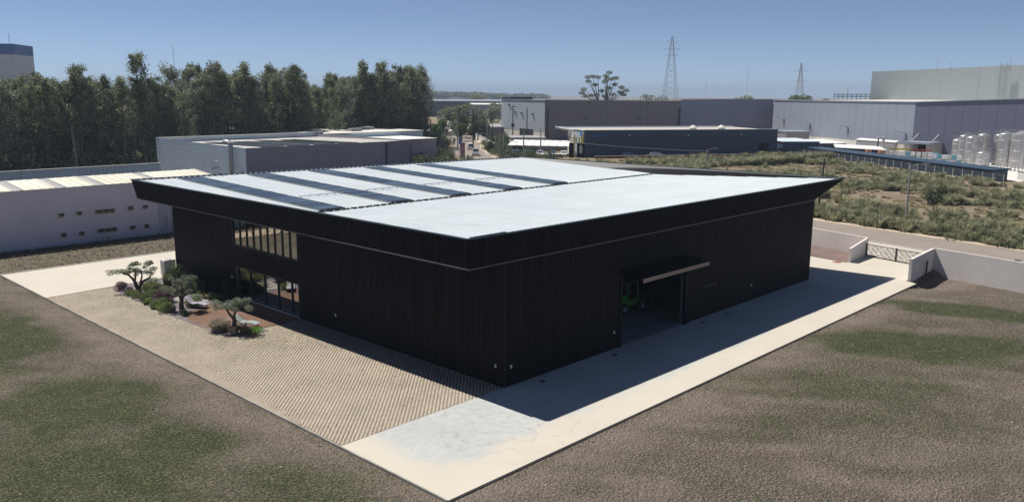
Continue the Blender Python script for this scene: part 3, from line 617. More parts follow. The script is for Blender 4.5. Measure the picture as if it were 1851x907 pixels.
# solar arrays
words = ['first', 'second', 'third', 'fourth', 'fifth']
def roofz(y): return VZ+(EZ-VZ)*(y-VY)/(40-VY)
pan = MB().box(-.97, .97, -.56, .56, -.02, .02)
pme = None
for q in range(5):
    x0 = [1.35, 7.45, 13.45, 19.4, 25.5][q]; yt = yfar(x0)-.8
    arr = thing('solar_array', f"{words[q]} row of dark blue solar panels from the left on the hall roof", 'solar panels', (x0, VY, 0), 0, 'rows of solar panels on the hall roof')
    n = 18; pitch = (yt-VY-.1)/n
    for u in range(n):
        y = .1+pitch*(u+.5)
        if pme is None: o = pan.build('solar_panel', M['solar'], arr); pme = o.data
        else: o = link('solar_panel', pme, arr)
        o.location = (0, y, roofz(VY+y)+.115); o.scale = (1, pitch*.97/1.12, 1)
        o.rotation_euler = (math.atan((EZ-VZ)/22)+(.028*math.sin(u*2.1)+random.uniform(-.008, .008)), random.uniform(-.006, .006), 0)
    rl = MB()
    for xx in (-.99, -.35, .35, .99): rl.beam((xx, -.0, roofz(VY)+.06), (xx, yt-VY, roofz(yt)+.06), .05, .06)
    rl.build('mounting_rail', M['alu'], arr)
    ct = MB().box(-1.0, 1.0, -.08, -.02, roofz(VY)+.07, roofz(VY)+.12); ct.build('end_clamp', M['dark'], arr)
gaps = [(2.5, 6.3), (8.6, 12.3), (14.6, 18.3), (20.6, 24.4)]
for q, (a_, b_) in enumerate(gaps):
    r_ = thing('cable_rail', f"thin grey cable rail on feet between the {words[q]} and {words[q+1]} solar rows", 'cable rail', (a_, 23.9, roofz(23.9)), 0, 'cable rails between the solar rows')
    MB().beam((0, 0, .16), (b_-a_, 0, .16), .07, .05).build('rail', M['alu'], r_)
    x = .2
    while x < b_-a_: MB().beam((x, 0, .03), (x, 0, .135), .05, .05).build('foot', M['alu'], r_); x += .75
an = thing('antenna_mast', 'small television antenna on a short mast at the far roof edge', 'antenna', (4.55, 40.2, 8.5))
MB().tube([(0, 0, 0), (0, 0, 1.25)], .03, 6).build('mast', M['galv'], an)
y_ = MB(); y_.beam((-.75, -.25, .62), (.1, .03, .72), .03, .03)
for q in range(6): t = q/5; c = Vector((-.75, -.25, .62)).lerp(Vector((.1, .03, .72)), t); y_.beam(c+Vector((.05, -.16, -.05)), c+Vector((-.05, .16, .05)), .02, .02)
y_.build('aerial', M['dark'], an); MB().beam((-.35, -.1, 1.24), (.02, 0, 1.27), .12, .05).build('sensor_head', M['galv'], an)

# ------------------------------------------------------------------ telehandler inside the hall
tl = thing('loader', 'green compact loader with open cab parked inside the open garage door', 'loader', (17.95, 4.95, .035), R(-6))
def lm(mb, name, m, p=tl, sm=False): return mb.build(name, m, p, sm)
b = MB(); b.prism([(-1.25, -.45), (1.25, -.45), (1.25, .45), (-1.25, .45)], .5, [.95, .85, .85, .95]); b.prism([(-1.3, -.42), (-.35, -.42), (-.35, .42), (-1.3, .42)], .951, [1.25, 1.35, 1.35, 1.25]); lm(b, 'body', M['green'])
c = MB()
for sx in (-.32, .62):
    for sy in (-.46, .46): c.tube([(sx, sy, .86), (sx+(-.03 if sx < 0 else .16), sy, 1.5), (sx+(.08 if sx < 0 else .02), sy, 2.28)], .045, 6)
for sy in (-.46, .46): c.tube([(-.24, sy, 2.28), (.64, sy, 2.28)], .045, 6); c.tube([(-.32, sy, .9), (.62, sy, .9)], .05, 6); c.tube([(.62, sy, .9), (1.15, sy, .72)], .05, 6)
cab = lm(c, 'cab_frame', M['green']); lm(MB().box(-.32, .74, -.52, .52, 2.3, 2.38), 'cab_roof', M['dark']); lm(MB().box(-.1, .25, -.25, .25, .96, 1.1).box(-.2, -.08, -.25, .25, 1.0, 1.6), 'seat', M['dark'])
lm(MB().tube([(.42, 0, .95), (.5, 0, 1.35)], .025, 6), 'steering_column', M['dark'])
ar = MB(); ar.beam((.75, .0, 1.05), (2.0, 0, .55), .16, .18); ar.box(1.95, 2.1, -.6, .6, .25, .75); lm(ar, 'loader_arm', M['dark'])
for sx in (-.95, .95):
    for sy in (-.66, .66):
        wh = MB().lathe([(.0, -.14), (.36, -.14), (.42, -.08), (.42, .08), (.36, .14), (.0, .14)], n=20)
        o = wh.build('wheel', M['tyre'], tl); o.location = (sx, sy, .42); o.rotation_euler = (R(90), 0, 0)
        rm = MB().lathe([(.0, -.16), (.2, -.155), (.22, -.145), (.22, .145), (.2, .155), (0, .16)], n=16).build('rim', M['rim'], o)

# ------------------------------------------------------------------ deck, garden
dk = struct('deck', MB().prism(DECK, -.05, .03), M['wood'])
xs_ = np.arange(0, 1)
def board_rows():
    mb = MB(); y = 19.6
    while y < 28.9:
        # clip row y..y+.13 to the polygon by sampling
        px = np.linspace(-6.4, -.03, 240); ins = inpoly(px, np.full_like(px, y+.065), DECK)
        run = None
        for q, f_ in enumerate(list(ins)+[False]):
            if f_ and run is None: run = px[q]
            if not f_ and run is not None:
                e_ = px[min(q, 239)-1]; s_ = run
                cuts = sorted([s_, e_]+[c for c in (s_+random.uniform(1, 3), s_+random.uniform(3.3, 5)) if c < e_-.4])
                for a_, b_ in zip(cuts, cuts[1:]): mb.box(a_+.004, b_-.004, y, y+.128, .02, .05+random.uniform(0, .004), random.randint(0, 3))
                run = None
        y += .14
    return mb
wm = [pm('deck_board_'+n_, c_, .65, col2=c2_, scale=1.8, fine=.12, fscale=12) for n_, c_, c2_ in (('a', (.135, .068, .038), (.17, .088, .05)), ('b', (.155, .08, .046), (.19, .10, .06)), ('c', (.115, .058, .032), (.15, .075, .042)), ('d', (.17, .09, .054), (.205, .11, .066)))]
tag(board_rows().build('deck_boards', wm, dk), kind='stuff')
for x, y, s_ in ((-1.2, 22.3, 'nearer the right end of the sliding doors'), (-.55, 27.3, 'further left near the dark shrubs')):
    u_ = thing('floor_light', 'pale plate light in the shaded deck '+s_, 'floor light', (x, y, .06)); MB().box(-.14, .14, -.05, .05, 0, .015).build('plate', M['offwhite'], u_)
struct('garden_bed', MB().prism(GARDEN, -.05, .045), M['mulch'])
for q in range(6):
    x = -3.0-q*.42*.35; y = 29.3+q*.5
    MB_ = MB().box(-.65, .65, -.17, .17, .0, .06).build('stepping_slab', M['kerb'], None, loc=(x, y, .045), rz=.15); tag(MB_, f"{['nearest','second','third','fourth','fifth','furthest'][q]} pale stepping slab from the deck leading into the planted bed", 'stepping slab', 'stepping slabs through the garden')

def olive(name_label, loc, limbs, pads, trunk_r=.17, mat='olive', seed=1):
    t = thing('olive_tree', name_label, 'tree', loc)
    tr = MB()
    for pts, r0, r1 in limbs:
        P_ = [Vector(p) for p in pts]; Q = []
        for a_, b_ in zip(P_, P_[1:]):
            for u in range(3): Q.append(a_.lerp(b_, u/3)+Vector((random.uniform(-.03, .03), random.uniform(-.03, .03), 0)))
        Q.append(P_[-1]); n = len(Q); tr.tube(Q, [r0+(r1-r0)*u/(n-1) for u in range(n)], 8)
    tr.build('trunk', M['bark'], t, True)
    C = []; per = 1500
    for c_, r_ in pads:
        sub = [(np.array(c_)+rng.normal(size=3)*np.array(r_)*.55, np.array(r_)*rng.uniform(.35, .6)) for _ in range(9)]
        C.append(clumps([s_[0] for s_ in sub], [s_[1] for s_ in sub], per//9))
    link('crown', leafmesh('crown', np.concatenate(C), .085, M[mat], aspect=.4), t)
    return t
# screen-right in world is (+.69,-.72): offsets below use s along that direction
def sr(s, z, d=0): return (s*.69+d*.72, -s*.72+d*.69, z)
olive('large cloud pruned olive tree with five separate leaf pads, beside the pale apron', (-4.85, 36.1, .05),
      [((sr(0, 0), sr(-.12, .35), sr(-.35, .95)), .2, .12), ((sr(-.35, .95), sr(-.7, 1.35), sr(-1.3, 1.55)), .11, .05), ((sr(-.3, .9), sr(-.2, 1.4), sr(-.25, 1.75)), .09, .05),
       ((sr(0, .25), sr(.15, .7), sr(.3, 1.3), sr(.25, 1.9)), .11, .04), ((sr(.05, .4), sr(.35, .85), sr(.95, 1.2), sr(1.1, 1.6)), .12, .05)],
      [(sr(-1.55, 1.65), (.62, .62, .26)), (sr(-.85, 1.5), (.35, .35, .2)), (sr(-.35, 1.75), (.5, .5, .3)), (sr(-.12, 2.25), (.4, .4, .22)), (sr(.9, 1.8), (.6, .6, .32)), (sr(.85, 2.35), (.38, .38, .22))])
olive('olive tree with one wide rounded crown in the middle of the planted bed', (-5.1, 27.9, .05),
      [((sr(0, 0), sr(-.05, .5), sr(-.02, 1.0)), .22, .13), ((sr(-.02, 1.0), sr(-.4, 1.35), sr(-.9, 1.6)), .1, .04), ((sr(0, 1.0), sr(.1, 1.5), sr(.05, 2.0)), .1, .04), ((sr(0, 1.0), sr(.4, 1.3), sr(.7, 1.7)), .09, .04), ((sr(-.1, .9), sr(-.2, 1.4), sr(-.4, 1.9)), .07, .03)],
      [(sr(-.85, 1.6), (.6, .6, .36)), (sr(-.25, 2.0), (.55, .55, .35)), (sr(.35, 2.3), (.6, .6, .33)), (sr(.75, 1.85), (.55, .55, .35)), (sr(-.1, 1.55, -.35), (.4, .4, .25)), (sr(.5, 1.5, .3), (.45, .45, .22))])
olive('olive tree with forked trunk and two grey green leaf pads beside the front lounger', (-5.15, 20.15, .05),
      [((sr(0, 0), sr(.05, .45), sr(.02, .95)), .2, .13), ((sr(.02, .95), sr(-.3, 1.3), sr(-.5, 1.65)), .1, .05), ((sr(.02, .95), sr(.1, 1.4), sr(.25, 1.75)), .1, .05), ((sr(.2, 1.6), sr(.6, 1.8), sr(.9, 2.0)), .06, .03)],
      [(sr(-.85, 1.95), (.55, .55, .25)), (sr(-.25, 1.7), (.32, .32, .22)), (sr(.35, 2.25), (.5, .5, .35)), (sr(.75, 2.05), (.62, .55, .33)), (sr(.15, 1.85), (.4, .4, .25))])
# shrubs
def shrub(name, label, loc, rx, h, mat, leaf=.09, n=1500, cat='shrub', lumps=7, group=None):
    sub = [(np.array((rng.uniform(-.5, .5)*rx, rng.uniform(-.5, .5)*rx, h*rng.uniform(.3, .6))), np.array((rx*.55, rx*.55, h*.42))) for _ in range(lumps)]
    C = clumps([(0, 0, h*.45)]+[s_[0] for s_ in sub], [(rx*.8, rx*.8, h*.48)]+[s_[1] for s_ in sub], n//(lumps+1)); C[:, 2] = np.clip(C[:, 2], .02, None)
    o = link(name, leafmesh(name, C, leaf, M[mat]), None, loc); return tag(o, label, cat, group)
def grass(label, loc, r, h, mat, n=420, w=.03, spread=None, group=None, cat='grass clump', name='grass_clump'):
    o = link(name, blademesh(name, M[mat], n=n, r0=r*.5, h=h, spread=spread or r, w=w), None, loc, random.random()*6); return tag(o, label, cat, group)
G0 = .045
shrub('shrub', 'small grey purple shrub at the far left tip of the planted bed', (-5.6, 37.9, G0), .62, .75, 'purple')
shrub('shrub', 'low dry brown shrub just right of the grey purple one at the bed tip', (-5.35, 36.9, G0), .4, .45, 'feather', n=600)
shrub('shrub', 'small grey shrub at the foot of the cloud pruned olive, on its left', (-5.65, 36.1, G0), .42, .4, 'olive', n=600)
grass('tuft of straw grass at the foot of the cloud pruned olive', (-5.55, 35.2, G0), .35, .55, 'straw', 260)
shrub('shrub', 'dark green rounded shrub in front of the cloud pruned olive trunk', (-5.75, 34.6, G0), .5, .55, 'gshrub')
shrub('shrub', 'low bright green mound between the cloud pruned olive and the purple bush', (-5.6, 33.2, G0), .8, .55, 'gshrub', n=1900)
shrub('shrub', 'spreading green mound right of the cloud pruned olive trunk', (-4.4, 34.2, G0), .95, .6, 'gshrub', n=1900)
shrub('shrub', 'low yellow green mound behind the purple bush', (-3.7, 33.2, G0), .8, .6, 'gshrub', n=1500)
shrub('shrub', 'large dark purple leaved bush in the middle of the planted bed', (-5.0, 31.4, G0), .9, 1.15, 'purple', n=2600, leaf=.11)
shrub('shrub', 'small round green ball shrub at the paver edge, left of the twin', (-6.0, 30.3, G0), .6, .5, 'gshrub')
shrub('shrub', 'larger round green ball shrub at the paver edge beside the middle olive', (-6.05, 28.7, G0), .72, .72, 'gshrub', n=2200)
grass('brown feather grass tuft leaning on the larger ball shrub', (-5.7, 28.2, G0), .35, .6, 'feather', 240)
shrub('shrub', 'green rounded shrub behind the middle olive trunk', (-3.9, 28.9, G0), .7, .6, 'gshrub')
shrub('shrub', 'small dark shrub in shade at the foot of the middle olive', (-5.6, 26.5, G0), .32, .6, 'dshrub', n=500)
grass('tall yellow green bamboo clump, left of the pair behind the bed', (-2.7, 35.7, G0), .5, 1.5, 'bamboo', 600, cat='bamboo', name='bamboo_clump', spread=.45)
grass('tall yellow green bamboo clump, right of the pair behind the bed', (-2.0, 34.3, G0), .5, 1.45, 'bamboo', 600, cat='bamboo', name='bamboo_clump', spread=.45)
shrub('shrub', 'tall loose dark green shrub in front of the white heat pump', (-1.2, 37.3, G0), .95, 1.6, 'dshrub', n=2400)
shrub('shrub', 'bright lime green shrub touching the right side of the heat pump', (-.6, 38.6, G0), .45, 1.6, 'lime', n=500)
shrub('shrub', 'olive green shrub between the bamboo and the middle olive', (-1.9, 32.6, G0), .8, 1.2, 'gshrub', n=1800)
shrub('shrub', 'dark green shrub in the shade against the hall wall, furthest left', (-.9, 34.2, G0), .8, 1.1, 'dshrub', n=1800)
shrub('shrub', 'dark green shrub in the shade against the hall wall, middle one', (-.9, 32.1, G0), .8, 1.0, 'dshrub', n=1800)
shrub('shrub', 'round green shrub left of the straw coloured grass behind the back lounger', (-2.2, 30.9, G0), .55, .6, 'gshrub')
grass('straw coloured grass tuft between two green balls behind the back lounger', (-2.0, 29.9, G0), .4, .6, 'straw', 360)
shrub('shrub', 'round green shrub right of the straw coloured grass behind the back lounger', (-1.7, 29.2, G0), .5, .55, 'gshrub')
grass('dark spiky grass in the shade beside the sliding doors', (-.8, 30.3, G0), .8, 1.3, 'dshrub', 420, w=.04)
shrub('shrub', 'dark shrub in deep shade next to the left end of the sliding doors', (-.8, 28.9, G0), .65, 1.3, 'dshrub', n=1500)
grass('large pale mauve feather grass left of the front olive', (-5.7, 21.3, G0), .75, .95, 'feather', 700, w=.035)
grass('second pale feather grass behind the large one, left of the front olive', (-5.2, 21.5, G0), .6, .9, 'feather', 500, w=.035)
grass('tan feather grass at the foot of the front olive', (-5.3, 19.9, G0), .5, .75, 'feather', 420, w=.035)
grass('tan feather grass between the front olive and the front lounger', (-4.65, 19.75, G0), .55, .75, 'feather', 420, w=.035)
shrub('shrub', 'patch of lime green ground cover below the front lounger', (-4.0, 19.5, G0), .7, .25, 'lime', n=700)
shrub('shrub', 'low yellow green creeper at the paver edge near the front lounger', (-4.5, 19.0, G0), .6, .14, 'bamboo', n=420)

for lb, x, y, r_, h_, m_ in (('low green mound squeezed between the two ball shrubs', -5.9, 29.5, .45, .42, 'gshrub'), ('green mound just behind the small ball shrub', -5.3, 30.6, .6, .6, 'gshrub'), ('sage green mound behind the cloud pruned olive trunk', -3.9, 36.6, .8, .6, 'gshrub'), ('sage green mound nearest the pale apron', -3.0, 38.2, .8, .6, 'olive'),
    ('dark green mound between the bamboo and the hall wall', -1.6, 36.0, .7, .9, 'dshrub'), ('yellow green mound below the right bamboo clump', -2.9, 33.0, .8, .8, 'bamboo'), ('mid green mound below the left bamboo clump', -3.6, 35.2, .8, .7, 'gshrub'), ('small dark mound at the bed edge between tip and olive', -5.75, 35.4, .45, .45, 'gshrub'), ('grey green mound beyond the back lounger', -2.9, 30.6, .6, .5, 'olive'), ('small green mound beside the purple bush at the paver edge', -5.95, 31.8, .45, .45, 'gshrub')): shrub('shrub', lb, (x, y, G0), r_, h_, m_)
# loungers
def lounger(label, loc, rz, mat):
    t = thing('sun_lounger', label, 'sun lounger', loc, rz, 'sun loungers on the deck'); t.scale = (.9, .9, .85)
    prof = [(-.95, .86), (-.85, .84), (-.35, .44), (-.05, .36), (.3, .46), (.85, .34), (1.0, .33)]
    for nm, a_, b_ in (('head_sling', 0, 3), ('seat_sling', 2, 5), ('foot_sling', 4, 7)):
        s_ = MB(); seg = prof[a_:b_]
        for (x0, z0), (x1, z1) in zip(seg, seg[1:]):
            s_.add([(x0, -.36, z0), (x1, -.36, z1), (x1, .36, z1), (x0, .36, z0), (x0, -.36, z0+.02), (x1, -.36, z1+.02), (x1, .36, z1+.02), (x0, .36, z0+.02)], [(0,3,2,1),(4,5,6,7),(0,1,5,4),(1,2,6,5),(2,3,7,6),(3,0,4,7)])
        if nm != 'head_sling':
            for q in range(len(s_.v)): s_.v[q] = (s_.v[q][0], s_.v[q][1], s_.v[q][2]+(.004 if nm == 'seat_sling' else .008))
        s_.build(nm, mat, t)
    for sy in (-.4, .4): MB().tube([(x, sy, z) for x, z in prof], .022, 6).build('side_rail', M['dark'], t)
    for x0, x1 in ((-.55, -.7), (-.25, -.05), (.75, .62), (.55, .8)):
        l_ = MB()
        for sy in (-.4, .4): l_.tube([(x0, sy, .45), (x1, sy, .0)], .02, 6)
        l_.tube([(x1, -.4, .1), (x1, .4, .1)], .015, 6); l_.build('leg', M['dark'], t)
    return t
lounger('grey green sling lounger on the deck right of the front olive tree', (-3.9, 20.85, .055), R(-58), M['sling'])
lounger('lilac grey sling lounger at the far edge of the deck behind the middle olive', (-3.9, 28.2, .055), R(-58), M['slingl'])

# heat pump
hp = thing('heat_pump', 'white boxy heat pump with round top fan at the far corner of the hall', 'heat pump', (-.55, 40.35, YZ)); hp.scale = (.9, .9, 1.0)
MB().box(-.55, .55, -.45, .45, .1, 1.45).box(-.5, .5, -.4, .4, 0, .1).build('cabinet', M['offwhite'], hp)
MB().lathe([(.36, 1.451), (.36, 1.5), (.30, 1.52), (.28, 1.47), (.0, 1.46)], n=20).build('fan_ring', M['white'], hp); MB().box(-.57, -.551, -.35, .35, .3, 1.3).build('grille', M['greysheet'], hp)

# ------------------------------------------------------------------ street side walls, gate, road
brk = struct('brick_strip', MB().prism([(47.62, .56), (53.0, .7), (54.3, 7), (56.5, 20), (48.6, 20), (48.4, 5)], -.12, .0), M['sand'])
bme = None; cnt = 0
tb = MB()
for q in range(24):
    for u in range(52):
        x = 48.0+q*.30+(u % 2)*.10; y = .9+u*.15
        if x < 47.75+(y*.16) or x > 53.0+(y-.7)*.20-.2: continue
        tb.box(x, x+.27, y, y+.12, -.02, .02+random.uniform(0, .006))
tag(tb.build('paving_brick', M['brick'], brk), kind='stuff')
mh = thing('manhole_cover', 'round dark manhole cover beside the brick strip', 'manhole cover', (47.3, 1.35, YZ)); MB().lathe([(.42, 0), (.42, .015), (.36, .018), (.0, .012)], n=20).build('cover', M['terracotta'], mh)

def panelwall(name, label, pts, th, zb, zts, seg=None):
    """freestanding wall of cast panels; pts polyline, zts top heights at points"""
    t = thing(name, label, 'wall', (pts[0][0], pts[0][1], 0))
    o = Vector((pts[0][0], pts[0][1], 0))
    for (a_, za), (b_, zb_) in zip(zip(pts, zts), list(zip(pts, zts))[1:]):
        a_ = Vector((*a_, 0))-o; b_ = Vector((*b_, 0))-o; L = (b_-a_).length; n = max(1, round(L/(seg or L))); d = (b_-a_).normalized(); nn = Vector((-d.y, d.x, 0))*th/2
        for q in range(n):
            p0 = a_.lerp(b_, q/n)+d*(.012 if q else 0); p1 = a_.lerp(b_, (q+1)/n)-d*(.012 if q < n-1 else 0); z0 = za+(zb_-za)*q/n; z1 = za+(zb_-za)*(q+1)/n
            MB().prism([(p0-nn)[:2], (p1-nn)[:2], (p1+nn)[:2], (p0+nn)[:2]], zb, [z0, z1, z1, z0]).build('wall_panel', M['wallconc'], t)
    return t
panelwall('perimeter_wall', 'long pale concrete street wall running left of the gate behind the hall corner', [(53.12, .85), (54.6, 7.2), (57.4, 20)], .2, -.1, [1.8, 1.86, 1.9], 6.4)
panelwall('perimeter_wall', 'long pale concrete street wall right of the gate along the field', [(50.75, -6.25), (46.6, -24.5), (43, -40)], .2, -1.2, [1.95, 1.95, 1.95], 8.5)
panelwall('gate_wing_wall', 'short sloping concrete wing wall on the left of the gate', [(47.9, .45), (52.98, .75)], .22, -.1, [1.4, 1.8])
wr = panelwall('gate_wing_wall', 'taller concrete wing wall with dark slot on the right of the gate', [(43.45, -6.55), (50.62, -6.15)], .24, -1.2, [2.0, 1.96])
MB().box(0, .16, -.14, -.02, .0, 1.5).build('slot_panel', M['dark'], wr, loc=(4.1, -.0, -.25)); MB().box(0, .12, -.12, -.0, .0, .5).build('utility_box', M['dark'], wr, loc=(3.0, -.1, -.55))
gt = thing('gate', 'low black double gate with wavy cut bars between the two wing walls', 'gate', (52.35, .55, YZ))
ga, gm_, gb = Vector((0, 0, 0)), Vector((-.78, -3.15, 0)), Vector((-1.5, -6.3, 0))
for a_, b_, s_ in ((ga, gm_, 1), (gm_, gb, 2)):
    lf = MB(); d = (b_-a_)
    for z in (.08, 1.22): lf.beam(a_+Vector((0, 0, z)), b_+Vector((0, 0, z)), .06, .06)
    for p in (a_+d*.01, b_-d*.01): lf.beam(p+Vector((0, 0, .05)), p+Vector((0, 0, 1.26)), .08, .09)
    leaf_ = lf.build('gate_leaf', M['dark'], gt)
    wv = MB()
    for q in range(7):
        z0 = .2+q*.15; pr = None
        for u in range(27):
            t = u/26; z = z0+.045*math.sin(u*1.3+q*1.7+s_)+.03*math.sin(u*2.9+q); p = a_+d*t+Vector((0, 0, z))
            if pr is not None and random.random() > .1: wv.beam(pr, p, .035, .04)
            pr = p
    tag(wv.build('wavy_bars', M['dark'], leaf_), kind='stuff')
MB().beam(gm_+Vector((0, 0, .0)), gm_+Vector((0, 0, 1.3)), .14, .14).build('gate_post', M['dark'], gt); MB().beam(ga+Vector((0, .05, .0)), ga+Vector((0, .05, 1.3)), .12, .12).build('gate_post', M['dark'], gt)
# street: centre line far (right) edge and near edge
FAR = [(57, -60), (61.5, -33), (66.7, -10.2), (72.3, 14.7), (80, 42), (92, 78), (112, 112), (134, 140), (156, 163), (200, 219), (260, 290)]
def offs(line, d):
    out = []
    for q, p in enumerate(line):
        a_ = Vector(line[max(q-1, 0)]); b_ = Vector(line[min(q+1, len(line)-1)]); t = (b_-a_).normalized(); out.append((p[0]-t.y*d, p[1]+t.x*d))
    return out
def ribbon(l0, l1, z0, z1, name, m, **k):
    mb = MB(); n = len(l0)
    mb.prism([*l0, *l1[::-1]], z0, z1); return struct(name, mb, m)
NEAR = offs(FAR, 8.0)
ribbon(FAR, NEAR, -.05, .0, 'road', M['asphalt'])
ribbon(offs(FAR, -1.3), offs(FAR, -.0), -.05, .03, 'road_shoulder', M['shoulder'])
ribbon(offs(FAR, 8.01)[:5], offs(FAR, 8.2)[:5], -.05, .1, 'road_kerb', M['kerb'])
PV = offs(FAR, 8.21)
struct('pavement', MB().prism([PV[0], PV[1], PV[2], PV[3], (62, 20.5), (57.6, 20.5), (54.75, 7.2), (53.3, .9), (52.5, .5), (50.9, -5.8), (50.9, -6.25), (46.75, -24.5), (43.2, -40)], -.05, .02), M['concrete'])
mh = thing('manhole_cover', 'dark manhole cover in the road beside the right edge', 'manhole cover', (61.0, -10.9, .0)); MB().lathe([(.35, 0), (.35, .015), (.30, .02), (.0, .012)], n=20).build('cover', M['dark'], mh)

# ------------------------------------------------------------------ scrub field
def raw(me_):
    n = len(me_.vertices); V = np.empty(n*3, np.float32); me_.vertices.foreach_get('co', V); m = len(me_.polygons); k = len(me_.polygons[0].vertices)
    F = np.empty(m*k, np.int32); me_.loops.foreach_get('vertex_index', F); t = np.empty(m, np.float32); me_.attributes['tone'].data.foreach_get('value', t)
    return V.reshape(-1, 3), F.reshape(-1, k), t
FL0, FL1 = Vector((182.5, 68.0)), Vector((141.2, 9.6)); FD = (FL1-FL0).normalized(); FN = Vector((-FD.y, FD.x))  # FN points away from the camera
if FN.x < 0: FN = -FN
def fence_side(x, y): return (x-FL0.x)*FN.x+(y-FL0.y)*FN.y
vt = [raw(blademesh('b', M['pampas'], n=90, r0=.3, h=1.0, spread=.9, w=.07)) for _ in range(4)]
def scrub(name, label, mat, n, keep, h, seed, wmul=1):
    x = rng.uniform(64, 185, n); y = rng.uniform(-40, 90, n)
    ok = (road_side(x, y) > 1.2) & (fence_side(x, y) < -1.5) & keep(x, y); x = x[ok]; y = y[ok]; z = ground_z(x, y)
    T = [(random.randrange(4), x[q], y[q], z[q]-.03, random.random()*6.28, wmul*random.uniform(.5, 1.3), h*random.uniform(.4, 1.25)) for q in range(len(x))]
    V, F, t = join_instances(vt, T); return tag(link(name, fastmesh(name, V, F, [M[mat]], tone=t)), label, kind='stuff')
dens = lambda x, y: vnoise(x, y, 8, 71)*.6+vnoise(x, y, 3.1, 72)*.4
near_road = lambda x, y: road_side(x, y) < 16
scrub('tall_grass', 'grey green tall grass thickets covering the waste ground', 'pampas', 6500, lambda x, y: (dens(x, y) > .53) | ((road_side(x, y) < 14) & (dens(x, y) > .22)), 1.55, 1, 1.35)
scrub('dry_grass', 'dry straw coloured grass covering the waste ground', 'dry', 3800, lambda x, y: dens(x, y) < .62, .5, 2, .9)
bt = [raw(leafmesh('l', clumps([(0, 0, .5), (.4, .2, .4), (-.4, .1, .45)], [(.6, .6, .5)]*3, 60), .22, M['weed'])) for _ in range(4)]
x = rng.uniform(66, 180, 1800); y = rng.uniform(-40, 90, 1800); ok = (road_side(x, y) > .9) & (fence_side(x, y) < -1) & (((road_side(x, y) < 9) & (dens(x, y) > .3)) | (dens(x, y) > .63)); x = x[ok]; y = y[ok]
T = [(random.randrange(4), x[q], y[q], float(ground_z(x[q], y[q]))-.05, random.random()*6.28, random.uniform(.5, 1.5), random.uniform(.4, 1.3)) for q in range(len(x))]
V, F, t = join_instances(bt, T); tag(link('low_scrub', fastmesh('low_scrub', V, F, [M['weed']], tone=t)), 'low dark green scrub along the road edge of the waste ground', kind='stuff')
PG = [(75, 8, 2.0, 'second large pampas clump left of the lamp post'), (73.5, 4.5, 1.9, 'pampas clump at the road edge just left of the lamp post'), (81, 2, 2.3, 'broad pampas clump just right of the lamp post'), (74.5, -2.5, 2.1, 'grey green pampas clump at the road edge right of the lamp post'),
      (72.5, -6.5, 1.7, 'smaller pampas clump at the road edge furthest right'), (88, 14, 2.2, 'tall pampas clump beside the dark leaning pole'), (95, 24, 2.4, 'bushy pampas clump behind the dark leaning pole'), (104, 8, 2.5, 'pampas clump on the mound left of the small tree'), (100, -8, 2.6, 'wide pampas clump at the right edge of the waste ground'),
      (96, -12, 2.4, 'second pampas clump at the right edge of the waste ground'), (118, 12, 2.4, 'pampas clump below the middle of the long fence'), (130, 24, 2.3, 'pampas clump near the fence behind the lamp post'), (84, 9, 2.2, 'wide pampas clump behind the lamp post'), (108, 34, 2.3, 'yellowish pampas clump left of the dark pole top'), (90, -3, 2.0, 'pampas clump right of the small tree')]
pg = [blademesh('pampas_clump', M['pampas'], n=420, r0=.6, h=1.0, spread=.75, w=.05, curve=.6) for _ in range(3)]
for q, (x, y, s_, lb) in enumerate(PG):
    o = link('pampas_clump', pg[q % 3], None, (x, y, float(ground_z(x, y))-.05), random.random()*6); o.scale = (s_, s_, s_*.85); tag(o, lb, 'pampas grass', 'pampas clumps on the waste ground')
# dense row of pampas behind the far corner of the hall (seen above its parapet)
RW = [(128+q*3.2+random.uniform(-.8, .8), 66+q*-0.0-q*.35+random.uniform(-1.5, 1.5)) for q in range(15)]
for q, (x, y) in enumerate(RW):
    o = link('pampas_clump', pg[q % 3], None, (x+8, y-4, 0), random.random()*6); s_ = random.uniform(2.6, 3.3); o.scale = (s_, s_, s_*.8); tag(o, f'{ordinal(q+1)} pampas clump from the left in the thicket before the navy hall', 'pampas grass', 'pampas thicket in front of the navy hall')
# small tree
def leafy_tree(name, label, loc, h, crown, n, leaf, mat, tr_r=.08, bark='bark', cz=.6, cat='tree', group=None):
    t = thing(name, label, cat, loc, 0, group); tr = MB(); tr.tube([(0, 0, 0), (.05*h*random.uniform(-1, 1), 0, h*.4), (0, 0, h*.75)], [tr_r, tr_r*.8, tr_r*.3], 7)
    cs, rs = [], []
    for q in range(8):
        a_ = q*2.4+random.random(); rr = crown*.6*random.random()**.5; c_ = (rr*math.cos(a_), rr*math.sin(a_), h*random.uniform(cz-.15, .85)); cs.append(c_); rs.append((crown*.48, crown*.48, crown*.36)); tr.tube([(0, 0, h*.35), c_], [tr_r*.5, tr_r*.15], 5)
    tr.build('trunk', M[bark], t); C = clumps(cs, rs, n//8); link('crown', leafmesh('crown', C, leaf, M[mat]), t); return t
leafy_tree('small_tree', 'small dark leafed tree standing alone in the waste ground right of the lamp post', (87.8, 5.2, 0), 4.1, 1.7, 1500, .28, 'weed')
struct('concrete_slab', MB().prism([(76.5, -3.8), (77.5, -16), (71.0, -15), (70.6, -6.5)], -.03, .12), M['wallconc'])

